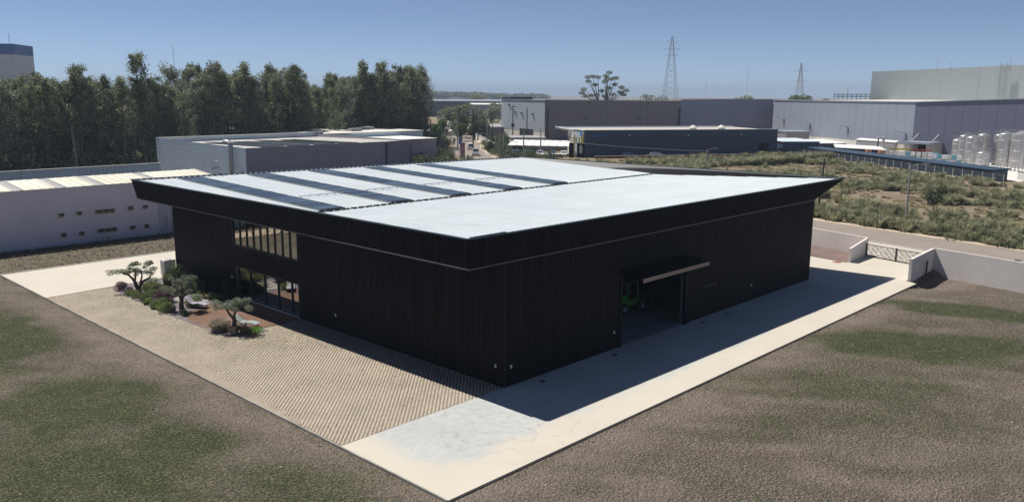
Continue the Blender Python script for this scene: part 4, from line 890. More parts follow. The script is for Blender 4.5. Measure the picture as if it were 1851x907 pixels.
# lamp posts and poles
def lamp_post(label, loc, h, rz, arm=1.6, dbl=True, r=.16, mat='polec', box_=False):
    t = thing('lamp_post', label, 'lamp post', loc, rz); MB().tube([(0, 0, 0), (0, 0, h)], [r, r*.6], 8).build('post', M[mat], t)
    MB().tube([(0, 0, h-.3), (-arm*.5, 0, h+.15), (-arm, 0, h+.2)], .035, 6).build('arm', M['galv'], t); MB().box(-arm-.7, -arm, -.13, .13, h+.14, h+.26).build('lamp_head', M['galv'], t)
    if dbl: MB().tube([(-.6, 0, h-.45), (.3, 0, h-.5)], .03, 5).build('cross_bar', M['galv'], t)
    if box_: MB().box(-.32, .0-.17, -.2, .2, h*.5, h*.5+.9).build('meter_box', M['galv'], t)
    return t
lamp_post('tall pale concrete lamp post beside the road in front of the waste ground', (77.9, 5.4, 0), 7.3, R(135), box_=False)
lamp_post('short concrete lamp post rising behind the hall roof', (130.9, 65.3, 0), 4.0, R(135), r=.2, box_=True)
dp = thing('wooden_pole', 'dark slightly leaning wooden pole just right of the hall roof tip', 'pole', (81.8, 18.4, 0)); MB().tube([(0, 0, 0), (.25, -.3, 7.3)], [.15, .11], 7).build('post', M['polew'], dp)

# fence and long shed
fn = thing('fence', 'long grey post and wire fence along the back of the waste ground', 'fence', (FL0.x, FL0.y, 0))
L = (FL1-FL0).length; n = 27
for q in range(n+1):
    p = FD*(L*q/n); MB().beam((p.x, p.y, -.3), (p.x, p.y, 1.75), .12, .12).build('fence_post', M['white'], fn)
for z in (.35, .85, 1.35, 1.68): MB().beam((0, 0, z), (FD.x*L, FD.y*L, z), .035, .035).build('rail', M['galv'], fn)
wv = MB(); q = .15
while q < L: p = FD*q; wv.beam((p.x, p.y, .1), (p.x, p.y, 1.66), .025, .025); q += .3
tag(wv.build('fence_wire', M['dark'], fn), kind='stuff')
MB().beam((0, 0, -.1), (FD.x*L, FD.y*L, -.1), .25, .5).build('plinth', M['wallconc'], fn)
def quadline(o0, o1, e0=0, e1=0):
    a_ = FL0-FD*e0; b_ = FL1+FD*e1; return [tuple(a_+FN*o0), tuple(b_+FN*o0), tuple(b_+FN*o1), tuple(a_+FN*o1)]
sh = thing('long_shed', 'long low dark ribbed shed running behind the fence', 'shed', (0, 0, 0))
pl = quadline(1.6, 5.2, 7, -5)
w = MB(); ribstrip(w, pl[0], pl[1], -.05, 2.05, pitch=.6, rw=.08, rd=.05, side=1); w.prism(pl, -.05, 2.04); w.build('wall', [M['navy'], pm('navy_rib', (.05, .075, .11), .5)], sh)
MB().prism(quadline(1.3, 5.5, 7.2, -4.7), 2.06, [2.16, 2.16, 2.36, 2.36]).build('roof', M['navy'], sh)

# ------------------------------------------------------------------ generic buildings
def hrib(mb, a, b, z0, z1t, pitch=.3, rd=.04, side=1, mi=0):
    """horizontal siding between ground points a,b; z1t=(za,zb) tops"""
    a = Vector((*a, 0)); b = Vector((*b, 0)); d = (b-a).normalized(); nrm = Vector((d.y, -d.x, 0))*side; n = int(max(z1t)-z0)/pitch; zz = z0; rows = []
    while zz < max(z1t)-.01: rows += [(zz, 0), (zz+pitch*.8, 0), (zz+pitch*.86, rd), (zz+pitch*.96, rd)]; zz += pitch
    rows.append((max(z1t), 0)); k = len(mb.v)
    for z, o in rows: mb.v.append((a.x+nrm.x*o, a.y+nrm.y*o, min(z, z1t[0]))); mb.v.append((b.x+nrm.x*o, b.y+nrm.y*o, min(z, z1t[1])))
    for q in range(len(rows)-1): mb.f.append((k+2*q, k+2*q+1, k+2*q+3, k+2*q+2)); mb.m.append(mi)
    return mb
# A: lilac shed on the left
A = thing('factory_shed', 'long low lilac grey shed with cream and grey striped roof on the left', 'building', (0, 0, 0))
w = MB(); hrib(w, (-40, 62.5), (8.4, 62.5), -.05, (5.98, 5.98), pitch=.28, rd=.05); w.box(-40, 8.4, 62.52, 62.7, -.05, 5.98); w.build('wall', M['acladd'], A)
w = MB(); ribstrip(w, (9.0, 62.55), (15.6, 62.55), -.05, 5.95, pitch=.55, rw=.06); w.box(9, 15.6, 62.56, 62.7, -.05, 5.95); w.build('wall', [pm('pale_lilac_cladding', (.42, .43, .50), .6), M['acladd']], A)
MB().box(8.4, 8.99, 62.4, 62.6, -.05, 5.97).build('corner_strip', pm('pale_lilac_trim', (.46, .46, .52), .6), A)
MB().box(-40, 15.6, 62.71, 68.1, 5.0, 5.3).build('ceiling', M['dark'], A); MB().box(15.4, 15.6, 62.71, 68.1, -.05, 5.9).build('end_wall', M['acladd'], A)
x = 15.5
stripes = [(15.5, 6.0, 0), (6.0, 5.1, 1), (5.1, -1.5, 0), (-1.5, -2.6, 1), (-2.6, -6.2, 0), (-6.2, -7.3, 1), (-7.3, -10.6, 0), (-10.6, -11.8, 1), (-11.8, -40, 0)]
stripes = [(15.5, 8.9, 0), (8.9, 7.9, 1), (7.9, 2.9, 0), (2.9, 1.9, 1), (1.9, -1.0, 0), (-1.0, -2.0, 1), (-2.0, -5.0, 0), (-5.0, -6.0, 1), (-6.0, -14, 0), (-14, -15, 1), (-15, -40, 0)]
for x1, x0, g_ in stripes:
    mb = MB(); xx = x0
    while xx < x1-.05:
        xe = min(xx+.9, x1)
        mb.add([(xx, 62.4, 6.02), (xe-.12, 62.4, 6.02), (xe-.12, 68.2, 6.5), (xx, 68.2, 6.5), (xe-.1, 62.4, 6.08), (xe-.1, 68.2, 6.55), (xe, 62.4, 6.08), (xe, 68.2, 6.55)], [(0, 1, 2, 3), (1, 4, 5, 2), (4, 6, 7, 5)]); xx += .9
    mb.build('roof_panel', M['greysheet'] if g_ else M['cream'], A)
MB().box(-40, 15.6, 62.3, 62.45, 5.9, 6.01).build('gutter', M['white'], A)
def smallwin(x, z, wd=.55, hh=.42, panes=1):
    f_ = MB(); f_.box(x-wd/2-.05, x+wd/2+.05, 62.36, 62.5, z-hh/2-.05, z-hh/2); f_.box(x-wd/2-.05, x+wd/2+.05, 62.36, 62.5, z+hh/2, z+hh/2+.05); f_.box(x-wd/2-.05, x-wd/2, 62.36, 62.5, z-hh/2, z+hh/2); f_.box(x+wd/2, x+wd/2+.05, 62.36, 62.5, z-hh/2, z+hh/2)
    o = f_.build('window', M['offwhite'], A)
    for q in range(panes):
        a_ = x-wd/2+wd*q/panes+.02; b_ = x-wd/2+wd*(q+1)/panes-.02; MB().box(a_, b_, 62.44, 62.46, z-hh/2, z+hh/2).build('pane', M['carglass'], o)
        MB().box((a_+b_)/2-.0, b_, 62.40, 62.43, z-hh*.15, z+hh/2).build('shutter', M['dark'], o)
for x, z in ((-1.75, 3.15), (0, 3.15), (5.3, 3.2), (6.9, 3.2), (-1.7, 1.08), (.06, 1.05), (5.35, 1.08), (6.9, 1.05)): smallwin(x, z)
smallwin(2.6, 3.13, 2.0, .45, 3); smallwin(2.66, 1.1, 2.0, .42, 3)
for q, x in enumerate((2.05, 2.7)):
    ac = thing('air_conditioner', ['left', 'right'][q]+' white air conditioner unit on the ground against the lilac shed', 'air conditioner', (x, 62.0, -.05)); MB().box(-.3, .3, -.15, .15, .1, .6).box(-.28, .28, -.12, .12, 0, .1).build('casing', M['offwhite'], ac); MB().lathe([(.18, .0), (.18, .02), (.0, .025)], n=14).build('fan', M['greysheet'], ac).rotation_euler.x = R(90); ac.children[-1].location = (-.08, -.151, .36)
# shaded grass strip blades in front of A
n = 9000; x = rng.uniform(-22, 16, n); y = rng.uniform(51.3, 62.2, n); C = np.stack([x, y, 0*x], 1); keep = rng.random(n) < np.where(y > 58.5, 1, .35); C = C[keep]
V, F = leaf_quads(C+np.array([0, 0, .06]), .3, -1.2, .25); V[:, 2] = np.abs(V[:, 2])-.04
tag(link('verge_grass', fastmesh('verge_grass', V, F, [leafmat('verge_grass', (.09, .095, .04), (.16, .145, .085))], tone=.7+.6*rng.random(len(F)))), 'rough grass growing along the foot of the lilac shed', kind='stuff')
struct('verge_kerb', MB().prism([(-10.9, 50.82), (48.9, 52.02), (48.9, 52.2), (-10.9, 51.0)], -.1, .08), M['kerb'])
# A2
A2 = thing('factory_shed', 'pale aqua ribbed shed wall rising behind the striped roof', 'building', (0, 0, 0))
w = MB(); ribstrip(w, (-60, 82), (17.4, 82), -.05, 6.25, pitch=.5, rw=.05, rd=.04); w.prism([(-60, 82.03), (17.4, 82.03), (17.4, 82.3), (-60, 82.3)], -.05, 6.2); w.prism([(-60, 82.35), (17.3, 82.35), (17.3, 92), (-60, 92)], -.05, [5.2, 5.2, 4.2, 4.2]); w.build('wall', [pm('aqua_cladding', (.62, .73, .74), .6), M['bcladd']], A2)
MB().box(-60.1, 17.5, 81.9, 82.2, 6.26, 6.34).build('coping', M['offwhite'], A2)

# B: hall; its pale blue side and mauve front carry sun and shade
Bd = thing('factory_hall', 'grey horizontal clad hall with pale blue side and solar panels behind the black hall', 'building', (0, 0, 0))
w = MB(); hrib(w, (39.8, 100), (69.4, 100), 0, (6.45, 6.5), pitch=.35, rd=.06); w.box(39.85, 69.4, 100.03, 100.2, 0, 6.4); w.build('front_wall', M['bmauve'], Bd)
w = MB(); hrib(w, (69.75, 100), (76.2, 100), 0, (6.5, 6.55), pitch=.35, rd=.06); w.box(69.75, 76.2, 100.03, 100.2, 0, 6.45); w.build('front_wall', pm('shade_mauve_cladding_dark', (.29, .26, .305), .6), Bd)
MB().box(69.42, 69.72, 99.85, 100.1, 0, 6.4).build('downpipe', M['dark'], Bd); MB().box(75.6, 75.7, 99.8, 99.92, 0, 5.4).build('downpipe', M['dark'], Bd)
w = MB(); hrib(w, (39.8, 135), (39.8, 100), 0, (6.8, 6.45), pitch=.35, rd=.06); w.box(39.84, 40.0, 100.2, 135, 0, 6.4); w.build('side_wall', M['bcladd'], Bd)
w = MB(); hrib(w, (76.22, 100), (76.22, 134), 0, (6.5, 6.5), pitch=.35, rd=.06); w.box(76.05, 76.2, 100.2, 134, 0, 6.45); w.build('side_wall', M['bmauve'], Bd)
MB().prism([(40.02, 100.22), (76.03, 100.22), (76.03, 134), (40.02, 134)], 5.5, [6.32, 6.32, 5.85, 5.85]).build('roof', pm('weathered_roof', (.36, .35, .33), .8, col2=(.50, .49, .46), scale=.15), Bd)
w = MB(); ribstrip(w, (39.8, 134.2), (78, 134.2), 5, 6.8, pitch=.5, rw=.06); w.box(39.8, 78, 134.25, 134.5, 0, 6.78); w.build('back_parapet', [M['bcladd'], M['cgrey']], Bd)
MB().box(39.7, 78.1, 134.05, 134.6, 6.81, 6.9).build('coping', M['offwhite'], Bd)
MB().box(76.0, 76.4, 134.0, 134.04, 6.2, 7.5).build('vent_pipe', M['galv'], Bd)
def zB(y): return 6.32-.47*(y-100.2)/33.8
for q in range(4):
    for u in range(3): x = 44.2+q*5.4+u*1.25; MB().prism([(x, 101.2), (x+1.18, 101.2), (x+1.18, 124), (x, 124)], [zB(101.2)+.1]*2+[zB(124)+.1]*2, [zB(101.2)+.16]*2+[zB(124)+.16]*2).build('solar_panel', M['solar'], Bd)
for q in range(5): x = 42.6+q*5.4; MB().prism([(x, 100.6), (x+1.1, 100.6), (x+1.1, 132), (x, 132)], [zB(100.6)+.02]*2+[zB(132)+.02]*2, [zB(100.6)+.06]*2+[zB(132)+.06]*2).build('roof_light', M['greysheet'] if q % 2 else M['white'], Bd)
dp = thing('exhaust_duct', 'fat grey exhaust pipe with bent top against the pale blue wall', 'pipe', (39.0, 103.6, 0)); MB().tube([(0, 0, 0), (0, 0, 6.8), (-.1, .25, 7.2), (-.25, .9, 7.35), (-.35, 1.5, 7.3)], .42, 12).build('pipe', M['galv'], dp, True)
B2 = thing('factory_hall', 'low pale grey flat roofed block behind the hall with solar panels', 'building', (0, 0, 0))
MB().prism([(78.5, 134.3), (108, 134.3), (108, 160), (78.5, 160)], 0, [6.3]*4).build('wall', M['bcladd'], B2)
MB().prism([(78.3, 134.1), (108.2, 134.1), (108.2, 160.2), (78.3, 160.2)], 6.31, 6.45).build('roof', M['offwhite'], B2)
MB().prism([(86, 120), (100, 120), (100, 134), (86, 134)], 0, 5.2).build('annex', M['bmauve'], B2); MB().prism([(85.8, 119.8), (100.2, 119.8), (100.2, 134.05), (85.8, 134.05)], 5.21, 5.35).build('annex_roof', M['white'], B2)
for x, y, z, s_ in ((90, 140, 7.05, 1.6), (97, 146, 7.05, 2.2)): MB().prism([(x, y), (x+s_*2, y), (x+s_*2, y+s_), (x, y+s_)], z-.59, z+.1).build('roof_unit', M['greysheet'], B2)

# C: big taupe hall; side and fronts have sun and shade in the colour
Cc = Vector((186.9, 162.5)); Cr = Vector((222.5, 130.5)); Cr2 = Vector((246.4, 106.6)); Cl = Vector((197.3, 193.8))
C_ = thing('distribution_hall', 'huge grey and taupe flat roofed hall in the middle distance', 'building', (0, 0, 0))
def face(mb, a, b, z0, z1, z1b=None, th=.3, mi=0, out=0.):
    d = (b-a).normalized(); n_ = Vector((-d.y, d.x)); a_ = a-n_*out; b_ = b-n_*out
    z1b = z1 if z1b is None else z1b; return mb.prism([tuple(a_), tuple(b_), tuple(b_+n_*th), tuple(a_+n_*th)], z0, [z1, z1b, z1b, z1], mi)
face(MB(), Cl, Cc, 2.7, 13.45, 13.6).build('side_wall', M['cgrey'], C_); face(MB(), Cl, Cc, 0, 2.69, out=-.05).build('base_wall', M['offwhite'], C_)
d = (Cr-Cc)
for q in range(24): face(MB(), Cc+d*(q/24), Cc+d*((q+1)/24-.0012), 0, 13.6, 13.65).build('wall_panel', M['cmauve'], C_)
face(MB(), Cr, Cr2, 0, 14.0, 14.3).build('front_wall', M['cviolet'], C_)
MB().prism([tuple(Cc+Vector((.3, .3))), tuple(Cr+Vector((.3, .3))), tuple(Cr2+Vector((.3, .3))), (300, 150), (260, 240), tuple(Cl+Vector((.3, .3)))], 12.8, [13.2]*6).build('roof', M['greysheet'], C_)
cp = MB()
for a_, b_, z in ((Cl, Cc, 13.6), (Cc, Cr, 13.75), (Cr, Cr2, 14.2)): cp.beam((*a_, z), (*b_, z+.05), .5, .18)
cp.build('coping', M['cgrey'], C_)
dd = (Cc-Cl); MB().prism([tuple(Cl+dd*.45-Vector((.1, 0))), tuple(Cl+dd*.75-Vector((.1, 0))), tuple(Cl+dd*.75), tuple(Cl+dd*.45)], 0, 3.3).build('loading_door', M['dark'], C_)
for a_ in (Cc+d*.02, Cr-d*.01): MB().beam((a_.x-.3, a_.y-.3, 0), (a_.x-.3, a_.y-.3, 11), .3, .3).build('downpipe', M['dark'], C_)
for p_, z in ((.2, 11.5), (.35, 8.8), (.5, 8.5), (.75, 8.4)): a_ = Cl+dd*p_; MB().box(a_.x-.6, a_.x-.05, a_.y-.3, a_.y+.3, z, z+.5).build('floodlight', M['dark'], C_)
for p_ in (.3, .69): a_ = Cc+d*p_; MB().box(a_.x-.7, a_.x-.1, a_.y-.7, a_.y-.1, 7.2, 7.6).build('floodlight', M['dark'], C_)
# skyline clutter on the roof
for q, (x, y, w_, h_) in enumerate(((203, 196, 4, .8), (206, 192, 7, 1.0))): MB().box(x, x+w_, y, y+3, 13.2, 13.5+h_).build('roof_unit', M['dark'], C_)

# D: navy hall
Dl = Vector((131.9, 100.7)); Dr = Vector((177.9, 72.1)); dd = (Dr-Dl); dn = Vector((-dd.y, dd.x)).normalized(); Db = Dl+dn*24; Dbr = Dr+dn*24; Dw = Vector((134.5, 107.6))
D_ = thing('navy_hall', 'long low navy blue hall with pale roof in front of the taupe hall', 'building', (0, 0, 0))
w = MB(); ribstrip(w, tuple(Dl), tuple(Dr), 0, 6.85, pitch=1.2, rw=.05, rd=.04, side=1); face(w, Dl, Dr, 0, 6.8, th=.4, out=-.02); w.build('front_wall', [M['navy'], pm('navy_rib', (.05, .075, .11), .5)], D_)
Dw = Dl+dn*8
w = MB(); face(w, Dw, Dl, 0, 6.85, th=.3); w.build('end_wall', M['cgrey'], D_)
MB().prism([tuple(Dw+dn*.1), tuple(Dl+dd.normalized()*.4+dn*.4), tuple(Dr+dn*.4), tuple(Dbr), tuple(Db)], 6.3, 6.6).build('roof', pm('beige_roof', (.46, .43, .39), .8), D_)
cp = MB(); cp.beam((*Dl, 6.92), (*Dr, 6.92), .45, .14); cp.beam((*Dl, 6.9), (*Db, 6.9), .4, .12); cp.beam((*Db, 6.75), (*Dbr, 6.75), .3, .3); cp.build('coping', M['bcladd'], D_)
for q in (.33, .66, .78): p_ = Dl+dd*q+dn*6; MB().box(p_.x-2, p_.x+2, p_.y-.8, p_.y+.8, 6.605, 6.68).build('roof_light', M['cgrey'], D_)
for q in (.63, .785):
    p_ = Dl+dd*q+dn*9; MB().lathe([(.9, 0), (.9, .35), (1.2, .4), (.3, 1.1), (0, 1.15)], (p_.x, p_.y, 6.61), 10).build('roof_vent', M['offwhite'], D_)
p_ = Dl+dd*.9; p2 = Dl+dd*.955; MB().prism([tuple(p_-dn*.08), tuple(p2-dn*.08), tuple(p2), tuple(p_)], 0, 3.3).build('dock_opening', M['black'], D_)
for q in (.22, .52, .80): p_ = Dl+dd*q; MB().box(p_.x-.25, p_.x+.1, p_.y-.4, p_.y-.05, 5.4, 5.7).build('wall_lamp', M['white'], D_)
def lettering(parent, a, d_, z, n_, h, mat, seed=0):   # small unreadable lettering drawn as blocks
    random.seed(seed); x_ = 0
    t = MB()
    for q in range(n_):
        w_ = random.uniform(.35, .6)*h; p0 = a+d_*x_; p1 = a+d_*(x_+w_)
        t.prism([tuple(p0), tuple(p1), tuple(p1+Vector((.02, .05))), tuple(p0+Vector((.02, .05)))], z, z+h*random.uniform(.7, 1.0)); x_ += w_+.18*h
    return t.build('lettering', mat, parent)
ud = dd.normalized(); lettering(D_, Dl+ud*2.2-dn*.12+ud*1.7, ud, 5.35, 6, .55, M['blue'], 3)
t = MB(); a_ = Dl+ud*2.2-dn*.12; b_ = a_+ud*1.3; c_ = a_+ud*.65; t.add([(a_.x, a_.y, 5.3), (b_.x, b_.y, 5.3), (c_.x, c_.y, 6.1), (a_.x+.05, a_.y+.05, 5.3), (b_.x+.05, b_.y+.05, 5.3), (c_.x+.05, c_.y+.05, 6.1)], [(0, 1, 2), (3, 5, 4), (0, 3, 4, 1), (1, 4, 5, 2), (2, 5, 3, 0)]); t.build('logo_triangle', M['blue'], D_)
lettering(D_, Dl+dn*3.0-ud*.12, -dn, 5.5, 4, .8, M['blue'], 5)
# mural end block next to the navy hall
Dm = thing('mural_block', 'low white block with abstract grey mural left of the navy hall', 'building', (0, 0, 0))
m0 = Dw+dn*.2; m1 = m0+dn*9+Vector((2, 0)); face(MB(), m1, m0, 0, 6.5, th=.3).build('wall', M['offwhite'], Dm); MB().prism([tuple(m1+ud*.3), tuple(m0+ud*.3), tuple(m0+ud*9), tuple(m1+ud*9)], 6.2, 6.4).build('roof', M['offwhite'], Dm)
mu = MB()
for q in range(9):
    a_ = m0.lerp(m1, q/9+.03)-ud*.06; b_ = m0.lerp(m1, q/9+.10)-ud*.06; mu.prism([tuple(a_), tuple(b_), tuple(b_+ud*.05), tuple(a_+ud*.05)], 2.6+random.random(), 4.5+random.random()*1.6)
mu.build('mural', pm('mural_grey', (.28, .27, .27), .8), Dm)
# totem
tt = thing('totem_sign', 'yellow pipe totem on black panels with a white oval disc', 'sign', (129.3, 103.4, 0))
ur = Vector((.71, -.70, 0))
MB().beam((0, 0, 1.9), tuple(ur*1.1+Vector((0, 0, 1.9))), .5, 3.8).build('black_panel', M['black'], tt); MB().beam(tuple(ur*2.0+Vector((0, 0, 1.9))), tuple(ur*3.9+Vector((0, 0, 1.9))), .5, 3.8).build('black_panel', M['black'], tt)
ov = MB(); c_ = ur*2.95+Vector((-.22, -.22, 2.2)); n = 20; ov.v = [tuple(c_+ur*.42*math.cos(2*math.pi*q/n)+Vector((0, 0, 1.15*math.sin(2*math.pi*q/n)))) for q in range(n)]+[tuple(c_+Vector((.1, .1, 0))+ur*.42*math.cos(2*math.pi*q/n)+Vector((0, 0, 1.15*math.sin(2*math.pi*q/n)))) for q in range(n)]
ov.f = [tuple(range(n)), tuple(range(2*n-1, n-1, -1))]+[(q, q+n, (q+1) % n+n, (q+1) % n) for q in range(n)]; ov.m = [0]*(n+2); ov.build('oval_disc', M['offwhite'], tt)
for s_, z0, z1 in ((1.3, .0, 5.8), (1.75, 3.6, 5.2), (2.5, 3.6, 5.2), (3.1, 3.6, 5.4), (3.5, 3.6, 6.0)): MB().tube([tuple(ur*s_+Vector((-.1, -.1, z0))), tuple(ur*s_+Vector((-.1, -.1, z1)))], .17, 8).build('yellow_pipe', M['yellow'], tt)

# E: big light hall right; its violet end wall is coloured as shaded
Ec = Vector((197.0, 44.3)); El = Vector((234.0, 101.6)); Er = Vector((186.0, -14.0))
E_ = thing('production_hall', 'very large light grey hall with violet shaded end wall on the right', 'building', (0, 0, 0))
d = (Ec-El)
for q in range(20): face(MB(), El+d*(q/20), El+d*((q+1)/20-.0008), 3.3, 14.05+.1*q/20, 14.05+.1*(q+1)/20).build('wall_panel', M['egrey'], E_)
face(MB(), El, Ec, 0, 3.29, out=-.05).build('base_wall', M['offwhite'], E_)
Er = Vector((190.0, 8.0)); Er2 = Vector((182, -20))
d = (Er2-Ec)
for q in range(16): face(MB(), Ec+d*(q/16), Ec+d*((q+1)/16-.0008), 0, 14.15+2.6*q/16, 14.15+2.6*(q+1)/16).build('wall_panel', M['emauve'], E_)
MB().prism([tuple(Ec+Vector((.4, .3))), tuple(Er2+Vector((.4, .3))), (330, -20), (330, 90), tuple(El+Vector((.4, .3)))], 13.0, [13.9, 13.9, 14.3, 14.3, 13.9]).build('roof', M['offwhite'], E_)
cp = MB(); cp.beam((*El, 14.15), (*Ec, 14.25), .5, .2); cp.beam((*Ec, 14.25), (*Er2, 16.85), .5, .2); cp.build('coping', M['cgrey'], E_)
for p_, z in ((.1, 8.2), (.32, 7.2), (.60, 6.9), (.96, 6.2)):
    a_ = El+(Ec-El)*p_; g_ = MB(); g_.beam((a_.x-.3, a_.y, z), (a_.x-3.2, a_.y+1.4, z+.4), .12, .12); g_.box(a_.x-.4, a_.x-.1, a_.y-.2, a_.y+.2, z-2.0, z); g_.build('bracket_lamp', M['galv'], E_)
# entrance canopy on the violet wall
u_ = d.normalized(); nn_ = Vector((-u_.y, u_.x));  nn_ = nn_ if nn_.x < 0 else -nn_
c0 = Ec+u_*.6+nn_*.05; c1 = c0+u_*7.6
en = thing('loading_porch', 'beige loading porch with dark doorway on the corner of the violet wall', 'porch', (0, 0, 0))
MB().prism([tuple(c0), tuple(c1), tuple(c1+nn_*5.5), tuple(c0+nn_*5.5)], 3.9, 4.4).build('canopy', M['egrey'], en)
MB().prism([tuple(c0+nn_*.1), tuple(c0+u_*1.6+nn_*.1), tuple(c0+u_*1.6+nn_*4.8), tuple(c0+nn_*4.8)], 0, 3.89).build('side_block', M['offwhite'], en); MB().prism([tuple(c0+u_*5.6+nn_*.1), tuple(c1+nn_*.1), tuple(c1+nn_*4.0), tuple(c0+u_*5.6+nn_*4.0)], 0, 3.89).build('side_block', M['greysheet'], en)
MB().prism([tuple(c0+u_*1.61+nn_*.1), tuple(c0+u_*5.59+nn_*.1), tuple(c0+u_*5.59+nn_*.6), tuple(c0+u_*1.61+nn_*.6)], 0, 3.88).build('dark_doorway', M['black'], en)
for s_ in (1.0, 6.4): a_ = c0+u_*s_; MB().beam((a_.x, a_.y, 6.3), (a_.x+nn_.x*3, a_.y+nn_.y*3, 4.45), .12, .12).build('tie_rod', M['galv'], en)
for p_, z, w_ in ((.32, 8.0, .9), (.36, 5.5, 1.6), (.48, 6.8, .5), (.70, 7.0, 1.6)): a_ = Ec+(Er-Ec)*p_*1.0+nn_*.05; MB().beam((a_.x, a_.y, z), (a_.x+u_.x*w_, a_.y+u_.y*w_, z), .1, .7 if w_ < 1 else 3.0 if w_ < 1.7 and z < 6 else 1.0).build('wall_louvre', M['emauve'], E_)
# upper volume
EU = thing('high_bay_store', 'tall pale green grey windowless block rising behind the light grey hall', 'building', (0, 0, 0))
UL = Vector((312.3, 99.5)); UR = Vector((306.0, 20.0)); d = UR-UL
for q in range(6): face(MB(), UL+d*(q/6), UL+d*((q+1)/6-.0006), 0, 25.1+2.3*q/6, 25.1+2.3*(q+1)/6, th=.5).build('wall_panel', M['egreen'], EU)
MB().prism([tuple(UL+Vector((.6, 0))), tuple(UR+Vector((.6, 0))), (360, 20), (360, 100)], 0, [24.5, 26.5, 26.5, 24.5]).build('core', M['egreen'], EU)
l_ = MB(); a_ = UL+(UR-UL)*.60
for s_ in (-1.0, 1.0): l_.beam((a_.x-1, a_.y+s_, 14), (a_.x-1, a_.y+s_, 27.3), .25, .25)
for q in range(14): l_.beam((a_.x-1, a_.y-1, 14.5+q*.95), (a_.x-1, a_.y+1, 14.5+q*.95), .12, .12)
l_.build('ladder_cage', M['galv'], EU)
for q, (p_, h_) in enumerate(((.31, 3.0), (.37, 1.2), (.62, 2.4))): a_ = UL+(UR-UL)*p_; MB().beam((a_.x, a_.y, 25), (a_.x, a_.y, 26+h_+1.0), .12, .12).build('roof_mast', M['galv'], EU)
rp = thing('roof_pipe_rack', 'steel pipe rack standing on the roof beside the tall pale block', 'pipe rack', (0, 0, 0)); r_ = MB()
P0, P1 = Vector((300, 109, 0)), Vector((303, 96, 0))
for q in range(9): p_ = P0.lerp(P1, q/8); r_.beam((p_.x, p_.y, 13.5), (p_.x, p_.y, 16.4), .2, .2)
for z in (15.4, 16.2): r_.beam((P0.x, P0.y, z), (P1.x, P1.y, z), .35, .3)
r_.beam((302, 104.5, 15), (302, 104.5, 19.5), .12, .12); r_.build('frame', M['galv'], rp)

# outbuildings in front of E
def outbuilding(label, poly, h, roofz_, wall, roof, over=.4):
    t = thing('outbuilding', label, 'building', (0, 0, 0)); MB().prism(poly, 0, h).build('wall', wall, t)
    cx = sum(p[0] for p in poly)/len(poly); cy = sum(p[1] for p in poly)/len(poly)
    MB().prism([(cx+(p[0]-cx)*1.05, cy+(p[1]-cy)*1.05) for p in poly], h+.01, [z for z in roofz_]).build('roof', roof, t); return t
def fr(o, s_): return tuple(FL0+FN*o+FD*s_)
outbuilding('dark navy lean to block at the right end of the navy hall', [(179.2, 71.0), (187.0, 64.5), (197, 76), (188, 83)], 3.6, [3.7, 3.7, 3.8, 3.8], M['navy'], M['bcladd'])
outbuilding('low grey flat roofed annex with windows against the light grey hall', [(214, 87), (219.5, 82), (221.5, 86), (217, 92)], 4.6, [4.8, 4.8, 5.0, 5.0], M['cmauve'], M['egrey'])
ob = outbuilding('dark shed with wide pale roof, left of the pair before the light grey hall', [(191.5, 66), (197.5, 61.5), (209, 73), (203, 78)], 2.9, [3.0, 3.0, 3.15, 3.15], M['dark'], M['white'])
outbuilding('dark shed with white sloping roof, right of the pair before the light grey hall', [(181.5, 57.5), (181.8, 45.5), (191, 50.5), (191, 62)], 2.5, [2.7, 2.6, 2.9, 3.0], M['dark'], M['white'])
outbuilding('long grey shed with pale eave behind the white sloping roof', [(196.5, 58.5), (190.8, 46.5), (196, 47.5), (202, 59.5)], 4.0, [4.1, 4.1, 4.3, 4.3], M['greysheet'], M['white'])
for q, (x, y) in enumerate(((188.7, 49.9), (189.6, 48.9))):
    ch = thing('flue_stack', ['thin dark', 'wide steel'][q]+' flue pipe on the white sloping roof', 'flue', (x, y, 2.9)); MB().tube([(0, 0, 0), (0, 0, 2.2+.2*q)], .16+.18*q, 10).build('pipe', M['dark'] if q == 0 else M['steel'], ch); MB().lathe([(.3+.2*q, 2.3), (.3+.2*q, 2.4), (0, 2.6)], n=10).build('cap', M['galv'], ch)
# yard floor behind the shed
struct('factory_yard', MB().prism([fr(6, -8), fr(6, 78), (186, -22), (197, 44), (232, 98), (200, 92)], -.05, .02), M['wallconc'])
# crates, totes
for q in range(8):
    s_ = 14+q*1.5+(.5 if q % 2 else 0); x, y = fr(7.5+(q % 3)*.8, s_); h_ = 1.2+.7*(q % 3)
    t = tag(MB().box(-.6, .6, -.6, .6, 0, h_).box(-.65, .65, -.65, .65, h_*.5-.06, h_*.5+.06).build('crate_stack', M['orange'], None, loc=(x, y, .02), rz=.6), 'orange brown pallet stack behind the long shed, '+['leftmost', 'second', 'third', 'fourth', 'fifth', 'sixth', 'seventh', 'rightmost'][q]+' from the left', 'pallet stack', 'pallet stacks behind the long shed')
def totes(label, n_, start, step, grp, cols):
    for q in range(n_):
        p_ = start+step*q; t = thing('liquid_tote', label % (['leftmost', 'second', 'third', 'fourth', 'fifth', 'sixth', 'seventh', 'eighth', 'ninth'][q]), 'liquid tote', (p_.x, p_.y, .02), .3, grp)
        for k_ in range(2):
            MB().box(-.5, .5, -.5, .5, .12+k_*1.15, 1.05+k_*1.15).build('tank', M[cols[(q+k_) % len(cols)]], t)
            f_ = MB()
            for sx in (-.52, .52):
                for sy in (-.52, .52): f_.box(sx-.02, sx+.02, sy-.02, sy+.02, k_*1.15, 1.1+k_*1.15)
            f_.box(-.53, .53, -.53, .53, k_*1.15, .11+k_*1.15); f_.build('cage', M['galv'], t)
